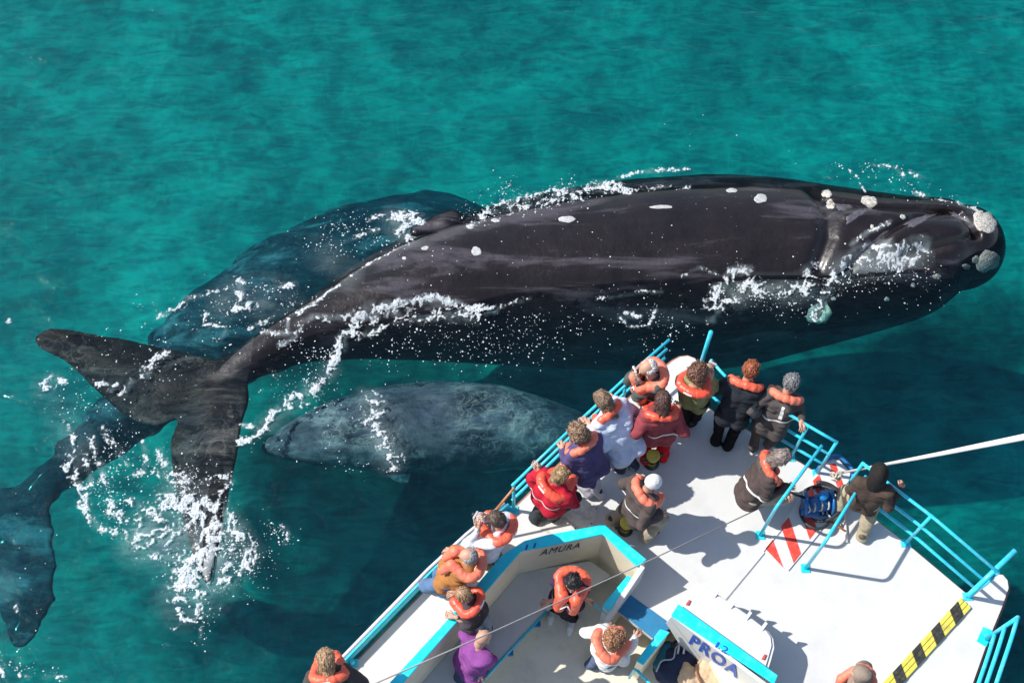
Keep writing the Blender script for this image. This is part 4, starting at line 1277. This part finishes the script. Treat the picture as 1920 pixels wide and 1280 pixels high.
VX, VY, VA = BX.ravel()[u_], BY.ravel()[u_], bd_.ravel()[u_]
VZ = np.array([top_z(x, y) for x, y in zip(VX, VY)])
VZ = np.where(VZ > 0, VZ + .004, -.03)
bo = mesh_np('bubbly_water', np.stack([VX, VY, VZ], 1), inv.reshape(Fb.shape), bm_mat)
a_ = bo.data.attributes.new('thickness', 'FLOAT', 'POINT')
a_.data.foreach_set('value', np.where(VA > .015, VA, 0).astype(np.float32))
tag(bo, kind='stuff')

# ================================================================== PEOPLE
skin_mat = paint('skin', (.52, .30, .21), .5, .08, 12.0, .1, 80.0, spec=.35)
orange = paint('vest_orange', (.84, .135, .07), .42, .08, 7.0, .5, 26.0, dirt=(.60, .09, .06), dscale=7.0, damt=.5)
orange_b = paint('vest_orange_faded', (.80, .19, .11), .55, .10, 6.0, .5, 30.0, dirt=(.70, .28, .20), dscale=9.0, damt=.5)
orange_c = paint('vest_orange_deep', (.80, .095, .05), .40, .08, 8.0, .5, 24.0, dirt=(.45, .07, .05), dscale=8.0, damt=.5)
strap_mat = cloth('strap', (.78, .77, .74))
eye_mat = paint('eye', (.03, .02, .02), .2)
mouth_mat = paint('lips', (.42, .14, .12), .5)
shoe_black = paint('shoe_black', (.02, .02, .022), .5, .2)
shoe_white = paint('shoe_white', (.72, .72, .70), .6, .05)
shoe_brown = paint('shoe_brown', (.12, .09, .06), .6, .2)


def hair_mat(name, col):
    key = 'hair_' + name
    if key in _mc: return _mc[key]
    m, ns, ls, b = new_mat(key)
    tc = node(ns, 'ShaderNodeTexCoord')
    n1 = node(ns, 'ShaderNodeTexNoise', i_Scale=70.0, i_Detail=4.0)
    mp = node(ns, 'ShaderNodeMapping'); mp.inputs['Scale'].default_value = (1, 1, .35)
    ls.new(tc.outputs['Object'], mp.inputs['Vector']); ls.new(mp.outputs[0], n1.inputs['Vector'])
    r = ramp(ns, [(.3, tuple(c * .45 for c in col)), (.7, tuple(min(1, c * 1.6) for c in col))])
    ls.new(n1.outputs['Fac'], r.inputs[0]); ls.new(r.outputs[0], b.inputs['Base Color'])
    b.inputs['Roughness'].default_value = .5
    bp = node(ns, 'ShaderNodeBump', i_Strength=.8, i_Distance=.008)
    ls.new(n1.outputs['Fac'], bp.inputs['Height']); ls.new(bp.outputs[0], b.inputs['Normal'])
    _mc[key] = m
    return m


def ik(a, b, l1, l2, pole):
    """middle joint between a and b, bent towards pole"""
    d = b - a; L = max(d.length, 1e-4)
    if L > (l1 + l2) * .995:
        return a + d * (l1 / (l1 + l2))
    x = (l1 * l1 - l2 * l2 + L * L) / (2 * L)
    h = math.sqrt(max(l1 * l1 - x * x, 0))
    dn = d / L
    p = pole - dn * pole.dot(dn)
    p = p.normalized() if p.length > 1e-4 else dn.orthogonal().normalized()
    return a + dn * x + p * h


def T(v): return (v.x, v.y, v.z)


def hand_geo(w, d, palm_n, side, curl=.6):
    """w wrist, d pointing direction of the hand, palm_n normal out of the palm, side +1/-1 thumb side"""
    d = d.normalized(); n = (palm_n - d * palm_n.dot(d)).normalized(); s = d.cross(n) * side
    pr = [cone(T(w - d * .03), T(w + d * .02), .026, .028), cone(T(w + d * .03 + s * .015), T(w + d * .085 + s * .025), .020, .018), cone(T(w + d * .03 - s * .015), T(w + d * .08 - s * .025), .020, .016)]
    parts = [blob(pr, .008, .012)]
    for i, (o, l) in enumerate(((.030, .070), (.010, .080), (-.010, .074), (-.030, .058))):
        p0 = w + d * .085 + s * o
        a = curl * .6; b = curl * 1.5
        p1 = p0 + (d * math.cos(a) + n * math.sin(a)) * l * .48 + s * o * .12
        p2 = p1 + (d * math.cos(b) + n * math.sin(b)) * l * .36
        p3 = p2 + (d * math.cos(b * 1.4) + n * math.sin(b * 1.4)) * l * .2
        for q in ((p0, p1, .0092, .0085), (p1, p2, .0085, .008), (p2, p3, .008, .0068)):
            V, F = tube_data([q[0], q[0] * .5 + q[1] * .5, q[1], q[1] + (q[1] - q[0]).normalized() * .004], [q[2], q[2], q[3], q[3] * .55], 6)
            F = [f for f in F if len(f) == 4]
            parts.append((np.array([T(v) for v in V]), np.array(F)))
    t0 = w + d * .03 + s * .028; t1 = t0 + (d * .7 + s * .7 + n * .3).normalized() * .034; t2 = t1 + (d * .9 + s * .2 + n * .5).normalized() * .03
    V, F = tube_data([t0, t1, t2, t2 + (t2 - t1) * .15], [.012, .0105, .009, .005], 6)
    parts.append((np.array([T(v) for v in V]), np.array([f for f in F if len(f) == 4])))
    return merge(parts)


def person(label, head, yaw, feet, hands=(None, None), hair=('short', (.1, .06, .04)), top=(.1, .1, .1), legs=(.03, .03, .04), shoes=None,
           vest='back', s=1.0, bulk=1.0, sleeves=True, strap=True, foot_h=0.0, head_yaw=None, pitch=.3, hem=.10, seed=0, group='passengers standing on the boat', lab_patch=True, torso=.52, skirt=0, spine=False, hipback=0.0, glasses=False):
    rnd = np.random.RandomState(seed + 100)
    fh = foot_h if isinstance(foot_h, (tuple, list)) else (foot_h, foot_h)
    hd = D(*head)
    ft = [D(p[0], p[1], h) for p, h in zip(feet, fh)]
    fm = (ft[0] + ft[1]) / 2
    f = Vector((math.cos(R(yaw)), math.sin(R(yaw)), 0))
    hy = yaw if head_yaw is None else head_yaw
    hf0 = Vector((math.cos(R(hy)), math.sin(R(hy)), 0))
    # neck below and a little behind the head
    up0 = Vector((0, 0, 1))
    hxy = Vector((hd.x, hd.y, 0)); fxy = Vector((fm.x, fm.y, 0))
    hip0 = Vector((fm.x, fm.y, 0)) + (hxy - fxy) * .30 - f * hipback; hip0.z = fm.z + .86 * s
    ax = (hd - hip0).normalized()
    neck = hd - (ax * .6 + up0 * .4).normalized() * .200 * s - hf0 * .055
    u = (neck - hip0).normalized()
    hip = neck - u * torso * s
    hip.z = max(hip.z, fm.z + .35 * s)
    u = (neck - hip).normalized()
    fw = (f - u * f.dot(u)).normalized()
    r = fw.cross(u)
    ob = empty('person', Vector((fm.x, fm.y, fm.z)), label, 'person', group)
    b_ = bulk
    shl = [neck - u * .055 * s + r * (k * .165 * s) - fw * .01 for k in (-1, 1)]
    hj = [hip + r * (k * .085 * s) for k in (-1, 1)]
    el, wr, hdir = [], [], []
    for k, i in ((-1, 0), (1, 1)):
        h = hands[i]
        if h is None:
            w = shl[i] + (-up0 * .50 + r * k * .10 + fw * .10) * s
        else:
            w = D(*h)
            # the hand reaches on from the wrist
            w = w - (w - shl[i]).normalized() * .07 * s
        dd = w - shl[i]
        if dd.length > .54 * s: w = shl[i] + dd.normalized() * .54 * s
        pole = (r * k * .40 - up0 * .9 - fw * .3)
        e_ = ik(shl[i], w, .285 * s, .26 * s, pole)
        el.append(e_); wr.append(w); hdir.append((w - e_).normalized())
    kn, an, toe = [], [], []
    for i, k in ((0, -1), (1, 1)):
        a = ft[i] + Vector((0, 0, .085 * s)) - f * .04
        kn.append(ik(hj[i], a, .43 * s, .42 * s, f + r * k * .15)); an.append(a)
    nz_ = lambda A, B: (lambda X, Y, Z: A * (vnoise3(X * 7 + seed, Y * 7, Z * 7) - .5) + B * (vnoise3(X * 9 + Z * 4, Y * 9 + seed, Z * 27) - .5))
    # ---- body
    hu = (up0 * math.cos(pitch) + hf0 * math.sin(pitch)).normalized()
    hu = (hu * .65 + u * .35).normalized()
    hf = (hf0 - hu * hf0.dot(hu)).normalized(); hr = hf.cross(hu)
    c = hd
    pr = [ellipsoid(T(c + hu * .018 - hf * .01), (hr, hf, hu), (.076 * s, .095 * s, .096 * s)), ellipsoid(T(c - hu * .045 + hf * .022), (hr, hf, hu), (.056 * s, .070 * s, .070 * s)),
          cone(T(c + hf * .088 - hu * .005), T(c + hf * .106 - hu * .032), .009, .014), cone(T(c + hf * .07 + hu * .018 - hr * .03), T(c + hf * .07 + hu * .018 + hr * .03), .016, .016),
          cone(T(c + hr * .078 - hu * .012), T(c + hr * .082 + hu * .018), .011, .014), cone(T(c - hr * .078 - hu * .012), T(c - hr * .082 + hu * .018), .011, .014),
          cone(T(c - hu * .06 - hf * .02), T(neck - u * .02), .054 * s, .058 * s)]
    parts = [blob(pr, .0085, .018)]
    pr = [cone(T(neck - u * .03), T(hip), .085 * s, .10 * s)]
    for i in (0, 1):
        pr += [cone(T(neck - u * .05), T(shl[i]), .05, .045), cone(T(shl[i]), T(el[i]), .045 * s, .036 * s), cone(T(el[i]), T(wr[i]), .036 * s, .026 * s),
               cone(T(hj[i]), T(kn[i]), .07 * s, .05 * s), cone(T(kn[i]), T(an[i]), .05 * s, .035 * s)]
    parts.append(blob(pr, .02 if sleeves else .014, .02))
    for i, k in ((0, -1), (1, 1)):
        h = hands[i]
        if h is None: d_ = (hdir[i] * .7 - up0 * .3); n_ = -r * k
        else:
            d_ = (hdir[i] + (D(*h) - wr[i]).normalized()).normalized(); n_ = (-up0 + fw * .1 - r * k * .4)
        parts.append(hand_geo(wr[i] + hdir[i] * .015, d_, n_, k, .75 if h is not None else .5))
    V, F = merge(parts)
    bd = mesh_np('body', V, F, skin_mat, ob)
    ev = []
    for k in (-1, 1):
        ev.append(blob([ellipsoid(T(c + hr * k * .031 + hf * .083 + hu * .004), (hr, hf, hu), (.013, .008, .007))], .004, .002, pad=.012))
    V, F = merge(ev)
    for (V, F) in ev: mesh_np('eye', V, F, eye_mat, bd if False else ob)
    V, F = blob([cone(T(c - hr * .018 + hf * .086 - hu * .058), T(c + hr * .018 + hf * .086 - hu * .058), .007, .007)], .004, .002, pad=.012); mesh_np('mouth', V, F, mouth_mat, ob)
    # ---- hair
    kind, hc = hair
    if kind not in ('bald', 'hood', 'cap'):
        big = {'short': (.012, .008, 50), 'long': (.018, .011, 36), 'curly': (.032, .024, 56), 'fringe': (.009, .004, 60), 'bun': (.014, .009, 44)}[kind]
        pr = [ellipsoid(T(c + hu * .022 - hf * .014), (hr, hf, hu), (.076 * s + big[0], .094 * s + big[0], .096 * s + big[0]))]
        if kind in ('long',):
            pr += [cone(T(c - hf * .06 + hu * .02), T(neck - fw * .085 + u * .02), .07, .06), cone(T(c - hf * .05 + hr * .04), T(neck - fw * .07 - u * .05 + hr * .04), .045, .03), cone(T(c - hf * .03 - hr * .05), T(neck - fw * .05 - u * .02 - hr * .07), .045, .03)]
        elif kind == 'curly':
            pr += [cone(T(c - hf * .05 - hr * .05), T(c - hf * .06 + hr * .05 - hu * .04), .07, .07)]
        elif kind == 'bun':
            pr += [cone(T(c - hf * .09 + hu * .02), T(c - hf * .14 + hu * .03), .04, .035)]
        low = -.085 if kind in ('short', 'fringe') else (-.3 if kind == 'long' else -.12)
        def cutf(X, Y, Z, c=c, hf=hf, hu=hu, low=low, kind=kind):
            fd = (X - c.x) * hf.x + (Y - c.y) * hf.y + (Z - c.z) * hf.z
            zd = (X - c.x) * hu.x + (Y - c.y) * hu.y + (Z - c.z) * hu.z
            face = np.maximum(.030 - fd, zd - .058)
            out_ = np.maximum(-face, low - zd - .6 * np.clip(-fd, 0, .1) * 0)
            if kind == 'fringe':
                out_ = np.maximum(out_, -(np.maximum(.055 - zd, -fd - .055)))   # bald crown
            return out_
        V, F = blob(pr, .0085, .02, lambda X, Y, Z: big[1] * (vnoise3(X * big[2] + seed, Y * big[2], Z * big[2]) - .5) * 1.6 + big[1] * .5 * (vnoise3(X * big[2] * .5, Y * big[2] * .5 + 9, Z * big[2] * .5) - .5), cutf)
        # loose locks over the surface
        T_, E_ = [V], [F]
        tot = 0
        cen_ = V[F].mean(1)
        nrm_ = np.cross(V[F[:, 1]] - V[F[:, 0]], V[F[:, 2]] - V[F[:, 0]])
        nrm_ /= np.linalg.norm(nrm_, axis=1)[:, None] + 1e-9
        hh = np.array(T(c - hf * .0))
        for q in rnd.choice(len(F), min(len(F), 420 if kind == 'curly' else 330), replace=False):
            p0 = Vector(cen_[q].tolist()); n0 = Vector(nrm_[q].tolist())
            if (p0 - c).dot(n0) < 0: n0 = -n0
            if (p0 - c).dot(hf) > .06 and (p0 - c).dot(hu) < .07: continue
            dn = (-hu * .8 - hf * .5 + Vector(rnd.uniform(-.5, .5, 3).tolist())) if kind != 'curly' else Vector(rnd.uniform(-1, 1, 3).tolist())
            dn = (dn - n0 * dn.dot(n0)).normalized()
            L_ = (.022 if kind == 'curly' else .042) * rnd.uniform(.7, 1.3)
            if kind == 'curly':
                b2 = n0.cross(dn)
                pt = [p0 - n0 * .006, p0 + n0 * .010 + dn * .006, p0 + n0 * .013 + dn * .014 + b2 * .009, p0 + n0 * .004 + dn * .012 + b2 * .018]
            else:
                pt = [p0 - n0 * .004, p0 + n0 * .004 + dn * L_ * .35, p0 + n0 * .005 + dn * L_ * .75, p0 - n0 * .001 + dn * L_ * 1.25]
            v_, f_ = tube_data(pt, [.0036, .0042, .0034, .0010], 4)
            T_.append(np.array([T(x_) for x_ in v_])); E_.append(np.array([x_ for x_ in f_ if len(x_) == 4]))
        V, F = merge(list(zip(T_, E_)))
        mesh_np('hair', V, F, hair_mat('%d_%d_%d' % tuple(int(q * 1000) for q in hc), hc), ob)
    elif kind == 'hood':
        pr = [ellipsoid(T(c + hu * .01 - hf * .02), (hr, hf, hu), (.105, .125, .13)), cone(T(c - hf * .05 - hu * .05), T(neck), .09, .10)]
        def cutf(X, Y, Z, c=c, hf=hf, hu=hu):
            fd = (X - c.x) * hf.x + (Y - c.y) * hf.y + (Z - c.z) * hf.z
            zd = (X - c.x) * hu.x + (Y - c.y) * hu.y + (Z - c.z) * hu.z
            return -np.maximum(.055 - fd, zd - .07)
        V, F = blob(pr, .011, .04, nz_(.03, .012), cutf)
        mesh_np('hood', V, F, cloth('hood_%d' % int(hc[0] * 1000), hc), ob)
    elif kind == 'cap':
        pr = [ellipsoid(T(c + hu * .03 - hf * .008), (hr, hf, hu), (.093, .110, .095))]
        def cutf(X, Y, Z, c=c, hf=hf, hu=hu):
            zd = (X - c.x) * hu.x + (Y - c.y) * hu.y + (Z - c.z) * hu.z
            fd = (X - c.x) * hf.x + (Y - c.y) * hf.y + (Z - c.z) * hf.z
            return np.maximum(.012 - zd, np.minimum(.09 - fd, 9) * 0 + zd - .5)
        V, F = blob(pr, .008, .015, None, cutf)
        mesh_np('cap', V, F, cloth('cap_%d' % int(hc[0] * 1000 + hc[2] * 50), hc), ob)
    # ---- trousers
    bl = (.5 + .5 * b_)
    pr = []
    for i, k in ((0, -1), (1, 1)):
        pr += [cone(T(hip + r * k * .06 + u * .06), T(hj[i]), .115 * s * bl, .118 * s * bl), cone(T(hj[i]), T(kn[i]), .103 * s * bl, .076 * s * bl), cone(T(kn[i]), T(an[i] + Vector((0, 0, .0))), .076 * s * bl, .066 * s * bl)]
    V, F = blob(pr, .016, .018, nz_(.040, .030)); mesh_np('trousers', V, F, cloth('legs_%d_%d_%d' % tuple(int(q * 1000) for q in legs), legs), ob)
    for i in (0, 1):
        g = ft[i]
        V, F = blob([cone(T(g - f * .05 + Vector((0, 0, .05))), T(g + f * .09 + Vector((0, 0, .042))), .045 * s, .044 * s), cone(T(g + f * .09 + Vector((0, 0, .042))), T(g + f * .15 + Vector((0, 0, .036))), .044 * s, .033 * s),
                     cone(T(g - f * .04 + Vector((0, 0, .05))), T(an[i] + Vector((0, 0, .03))), .045 * s, .05 * s)], .011, .02,
                    cut=lambda X, Y, Z, z0=g.z + .004: z0 - Z + 0 * X + 0 * Y)
        mesh_np('shoe', V, F, shoes or shoe_black, ob)
    # ---- jacket or shirt
    tb_ = .118 * s * b_
    pr = []
    for i, k in ((0, -1), (1, 1)):
        pr += [cone(T(hip + r * k * .075 * s - u * hem * s), T(hip + r * k * .06 * s + u * .16 * s), tb_ * (1.08 + skirt), tb_ * .98),
               cone(T(hip + r * k * .06 * s + u * .16 * s), T(neck + r * k * .075 * s - u * .14 * s), tb_ * .98, tb_ * 1.0),
               cone(T(neck + r * k * .03 * s - u * .045 * s), T(shl[i]), .072 * s * b_, .070 * s * b_)]
        if sleeves:
            pr += [cone(T(shl[i]), T(el[i]), .072 * s * b_, .056 * s * b_), cone(T(el[i]), T(wr[i] - hdir[i] * .01), .056 * s * b_, .040 * s * b_)]
        else:
            pr += [cone(T(shl[i]), T(shl[i] * .7 + el[i] * .3), .066 * s, .058 * s)]
    if sleeves: pr.append(cone(T(neck - u * .02), T(neck + u * .025), .070 * s, .066 * s))
    V, F = blob(pr, .0145, .032, nz_(.050 * b_, .036)); jm = cloth('top_%d_%d_%d' % tuple(int(q * 1000) for q in top), top)
    jk = mesh_np('jacket' if sleeves else 'shirt', V, F, jm, ob)
    bj = BVHTree.FromPolygons([Vector(v) for v in V.tolist()], F.tolist())
    # ---- life jacket
    if vest:
        nb = neck + u * .02
        path = []
        band = vest == 'back'
        if band:
            half = [(.0, -.100, .045), (.085, -.088, .030), (.150, -.045, .005), (.178, .020, -.035), (.160, .085, -.11)]
            pts_ = [(-x, y, z) for x, y, z in half[:0:-1]] + half
            path = [nb + r * x * s + fw * y * s + u * z * s for x, y, z in pts_]
        else:
            for a in np.linspace(-112, 112, 15):
                t = R(a)
                path.append(nb + r * (math.sin(t) * .175 * s) - fw * (math.cos(t) * .105 * s + .035) + u * (.045 * math.cos(t) - .035))
        rt = .049 if band else .052
        pr = [cone(T(path[i]), T(path[i + 1]), rt * s, rt * s) for i in range(len(path) - 1)]
        for k, q in ((-1, path[0]), (1, path[-1])):
            fr = nb + fw * (.165 * s * b_) + r * k * .085 * s
            if vest == 'front': pr += [cone(T(q), T(fr - u * .08), .062, .075), cone(T(fr - u * .08), T(fr - u * .40), .075, .072)]
            elif band: pr += [cone(T(q), T(fr - u * .20), .05, .05), cone(T(fr - u * .20), T(fr - u * .34), .05, .045)]
            else: pr += [cone(T(q), T(fr - u * .08), .058, .062), cone(T(fr - u * .08), T(fr - u * .26), .062, .055), cone(T(fr - u * .26), T(fr - u * .34), .055, .045)]
        def seam(X, Y, Z, nb=nb, r=r, fw=fw):
            x = (X - nb.x) * r.x + (Y - nb.y) * r.y + (Z - nb.z) * r.z
            y = (X - nb.x) * fw.x + (Y - nb.y) * fw.y + (Z - nb.z) * fw.z
            a = np.arctan2(x, -y + .0)
            return .006 * np.exp(-((np.mod(a + .35 + 10, .70) - .35) / .05) ** 2) + 0.009 * (vnoise3(X * 26 + seed, Y * 26, Z * 26) - .5)
        V, F = blob(pr, .0115, .022, seam)
        lj = mesh_np('life_jacket', V, F, [orange, orange_b, orange_c][seed % 3], ob)
        bv = BVHTree.FromPolygons([Vector(v) for v in V.tolist()], F.tolist())
        if lab_patch:
            pts = []; dr = (u * .8 - fw * .6).normalized()
            sd_ = rnd.uniform(-.06, .06)
            for j in range(3):
                for i in range(5):
                    a = nb - fw * (.13 * s + .03) + r * (sd_ + (i - 2) * .027) + dr * .3 - fw * (j - 1) * .026 + u * (j - 1) * .016
                    h_ = bv.ray_cast(a, -dr)
                    pts.append((h_[0] + h_[1] * .003) if h_[0] else None)
            if all(p is not None for p in pts):
                mesh_py('name_patch', pts, [(j * 5 + i, j * 5 + i + 1, j * 5 + i + 6, j * 5 + i + 5) for j in range(2) for i in range(4)], strap_mat, lj, True)
        if strap:
            for lvl in (.16,):
                ring = []
                for k in range(40):
                    a = 2 * math.pi * k / 40
                    dd = r * math.sin(a) - fw * math.cos(a)
                    o_ = hip + u * (lvl * s + .02 * math.sin(2 * a)) + dd * .6
                    h_ = bj.ray_cast(o_, -dd, .6)
                    if h_[0] is not None: ring.append(h_[0] + dd * .006)
                V1, F1 = [], []
                n = len(ring)
                for k, p in enumerate(ring):
                    V1 += [p - u * .016, p + u * .016]
                F1 = [(2 * k, 2 * ((k + 1) % n), 2 * ((k + 1) % n) + 1, 2 * k + 1) for k in range(n)]
                mesh_py('waist_strap', V1, F1, strap_mat, lj, True)
        if spine:
            V1 = []
            for k in range(12):
                o_ = nb - u * (.09 + .22 * k / 11) + r * (.03 + .02 * k / 11)
                h_ = bj.ray_cast(o_ - fw * .6, fw, .7)
                if h_[0] is not None: V1 += [h_[0] - fw * .006 - r * .022, h_[0] - fw * .006 + r * .022]
            mesh_py('back_strap', V1, [(2 * k, 2 * k + 1, 2 * k + 3, 2 * k + 2) for k in range(len(V1) // 2 - 1)], strap_mat, lj, True)
        if vest == 'front':
            fr = nb + fw * (.165 * s * b_ + .06) - u * .16
            for k in (-1, 1):
                tube('tie', round_path([fr, fr + r * k * .05 - u * .10 + fw * .01, fr + r * k * .075 - u * .17], .04), .011, strap_mat, lj, 6)
    return dict(ob=ob, neck=neck, hip=hip, u=u, r=r, fw=fw, head=hd, hu=hu, hf=hf, hr=hr, bj=bj, wr=wr)


def camera_thing(px, py, h, yaw, label, col=(.45, .45, .47)):
    c = D(px, py, h); f = Vector((math.cos(R(yaw)), math.sin(R(yaw)), 0)); r = Vector((f.y, -f.x, 0))
    t = empty('camera', c, label, 'camera')
    q = [c + r * a + f * b for a, b in ((-.05, -.012), (.05, -.012), (.05, .014), (-.05, .014))]
    prism('camera_body', q, c.z - .03, c.z + .032, paint('camera_grey', col, .3, .1), t, .006)
    tube('lens', [c + f * .012, c + f * .045], .022, shoe_black, t, 14)
    return t


S_ = (.11, .07, .045)
pp = {}
pp[1] = person('white-haired person at the bow holding a camera, in a grey-green jacket', (1214, 690, 1.60), 200, [(1215, 800), (1228, 790)], ((1188, 712, 1.48), (1197, 698, 1.50)),
               ('fringe', (.62, .60, .58)), (.075, .09, .085), (.05, .05, .06), vest='front', seed=1, bulk=1.1, pitch=.35)
pp[2] = person('person with curly brown hair and olive green top at the bow point', (1309, 697, 1.56), 62, [(1281, 797), (1297, 792)], ((1327, 690, 1.42), (1338, 700, 1.38)),
               ('curly', (.16, .075, .05)), (.25, .25, .11), (.014, .012, .014), vest='ring', seed=2, strap=False, bulk=1.02)
pp[3] = person('red-haired person in a shiny black leather jacket leaning over the bow railing', (1408, 692, 1.50), 72, [(1343, 826), (1364, 834)], ((1372, 735, 1.05), (1446, 742, 1.07)),
               ('short', (.30, .085, .035)), (.022, .025, .032), (.008, .008, .010), seed=3, strap=False, bulk=1.15, pitch=.5)
pp[4] = person('grey-haired person in a dark brown jacket with white straps on the back', (1484, 716, 1.46), 68, [(1412, 838), (1440, 832)], ((1438, 738, 1.07), (1504, 798, 1.08)),
               ('short', (.20, .20, .20)), (.085, .072, .070), (.11, .085, .075), seed=4, spine=True, bulk=1.12, pitch=.5, hem=.14)
pp[5] = person('hooded person in a brown jacket and khaki trousers without vest by the right-hand railing', (1650, 885, 1.52), 70, [(1562, 964), (1614, 1004)], ((1640, 905, 1.0), (1690, 915, 1.0)),
               ('hood', (.018, .016, .015)), (.075, .05, .04), (.34, .29, .20), shoe_brown, vest=None, seed=5, bulk=1.04, pitch=.6, hem=.03)
pp[6] = person('person with grey-brown hair crouching at the left gate frame and hauling the grey rope', (1466, 858, 1.22), 5, [(1404, 938), (1436, 934)], ((1478, 928, .78), (1480, 918, .80)),
               ('long', (.22, .17, .15)), (.075, .055, .052), (.36, .31, .23), shoe_white, seed=6, bulk=1.12, pitch=.7, hipback=.10)
pp[7] = person('person in a white cap, dark brown jacket and khaki trousers walking on the open deck', (1224, 905, 1.46), 28, [(1150, 975), (1212, 1008)], ((1215, 905, 1.0), (1240, 968, .95)),
               ('cap', (.72, .70, .69)), (.085, .065, .060), (.36, .31, .24), shoe_black, seed=7, bulk=1.2, pitch=.5)
pp[8] = person('dark-haired person in a maroon sweater and bright red trousers', (1243, 750, 1.52), 88, [(1209, 860), (1241, 856)], ((1205, 770, 1.05), (1275, 765, 1.06)),
               ('long', (.085, .040, .032)), (.28, .055, .065), (.60, .015, .02), paint('shoe_red', (.5, .03, .03), .5), seed=8, bulk=1.1, pitch=.3)
pp[9] = person('long-haired person in a baggy pale blue jacket leaning on the left bow rail', (1129, 748, 1.46), 135, [(1160, 880), (1182, 872)], ((1100, 800, 1.08), (1150, 745, 1.08)),
               ('long', (.20, .13, .085)), (.58, .65, .80), (.045, .05, .09), seed=9, strap=False, bulk=1.38, pitch=.5, hem=.16, skirt=.12)
pp[10] = person('person in a purple jacket and pale grey trousers at the left rail', (1083, 810, 1.48), 128, [(1098, 925), (1118, 922)], ((1050, 840, 1.03), (1100, 790, 1.03)),
                ('curly', (.25, .155, .10)), (.085, .07, .17), (.50, .48, .56), seed=10, strap=False, bulk=1.22, pitch=.4)
pp[11] = person('fair-haired person in a bright red jacket with hair tied back at the left rail', (1052, 890, 1.42), 42, [(1008, 970), (1040, 968)], ((1000, 878, 1.2), (1078, 905, 1.1)),
                ('bun', (.34, .22, .11)), (.46, .015, .035), (.035, .04, .045), vest='ring', seed=11, bulk=1.25, pitch=.5, hem=.14)
pp[12] = person('dark-haired person in a white sweater taking a picture over the left rail', (930, 973, 1.48), 150, [(915, 1062), (932, 1048)], ((888, 986, 1.45), (902, 966, 1.46)),
                ('short', (.09, .06, .045)), (.68, .70, .76), (.24, .23, .18), vest='ring', seed=12, strap=False, bulk=1.12, pitch=.5)
pp[13] = person('balding person in a brown jacket and blue jeans leaning on the white handrail', (877, 1042, 1.42), 168, [(826, 1112), (866, 1108)], ((826, 1072, .70), (842, 1030, .75)),
                ('fringe', (.30, .29, .29)), (.38, .16, .05), (.10, .17, .30), shoe_brown, vest='ring', seed=13, strap=False, bulk=1.12, pitch=.5)
pp[14] = person('child with light brown hair behind the turquoise coaming in grey-blue trousers', (868, 1114, 1.08), 150, [(892, 1186), (912, 1176)], ((848, 1160, .70), (852, 1112, .8)),
                ('short', (.34, .21, .12)), (.06, .05, .06), (.26, .30, .37), s=.86, foot_h=-.35, vest='ring', seed=14, strap=False, bulk=1.1, pitch=.5)
pp[15] = person('black-haired person with bare arms and a fully tied orange vest walking in the cockpit', (1074, 1092, .86), 258, [(1036, 1146), (1072, 1166)], ((998, 1140, .10), (1110, 1130, .15)),
                ('short', (.012, .012, .014)), (.05, .03, .07), (.025, .02, .03), shoe_white, foot_h=-.75, vest='front', sleeves=False, seed=15, pitch=.4, bulk=1.05, group='passengers standing on the boat')
pp[16] = person('person with curly auburn hair and a white shirt holding up one hand in the cockpit', (1154, 1196, .82), 25, [(1112, 1246), (1136, 1250)], ((1140, 1172, .3), (1196, 1192, .42)),
                ('curly', (.33, .16, .085)), (.76, .75, .73), (.09, .12, .20), foot_h=-.75, vest='ring', seed=16, strap=False, bulk=1.12, pitch=.4)
pp[17] = person('bald person in a purple shirt without vest at the cockpit bench', (907, 1194, .84), 35, [(862, 1292), (885, 1272)], ((905, 1290, 0), (925, 1235, .0)),
                ('bald', (0, 0, 0)), (.24, .065, .26), (.07, .085, .14), foot_h=-.75, vest=None, seed=17, bulk=1.18, pitch=.3)
pp[18] = person('fair-haired person in a dark brown jacket at the bottom left corner of the deck', (611, 1232, 1.46), 100, [(632, 1335), (655, 1345)], ((585, 1270, .9), (650, 1262, .9)),
                ('long', (.36, .23, .13)), (.07, .06, .055), (.03, .03, .04), vest='ring', seed=18, strap=False, bulk=1.25, pitch=.4)
pp[19] = person('person in a tan hood at the bottom edge beside the yellow striped board', (1612, 1262, 1.46), 165, [(1560, 1345), (1585, 1352)], ((1580, 1300, .9), (1620, 1300, .9)),
                ('hood', (.26, .20, .16)), (.26, .20, .16), (.03, .03, .04), seed=19, strap=False, bulk=1.15, pitch=.3)
camera_thing(1190, 694, 1.52, 200, 'small silver camera held up by the white-haired person')
camera_thing(892, 966, 1.50, 150, 'small grey camera held up by the person in the white sweater', (.35, .33, .38))
camera_thing(1336, 682, 1.44, 62, 'small dark camera held by the curly-haired person in olive green', (.08, .08, .09))
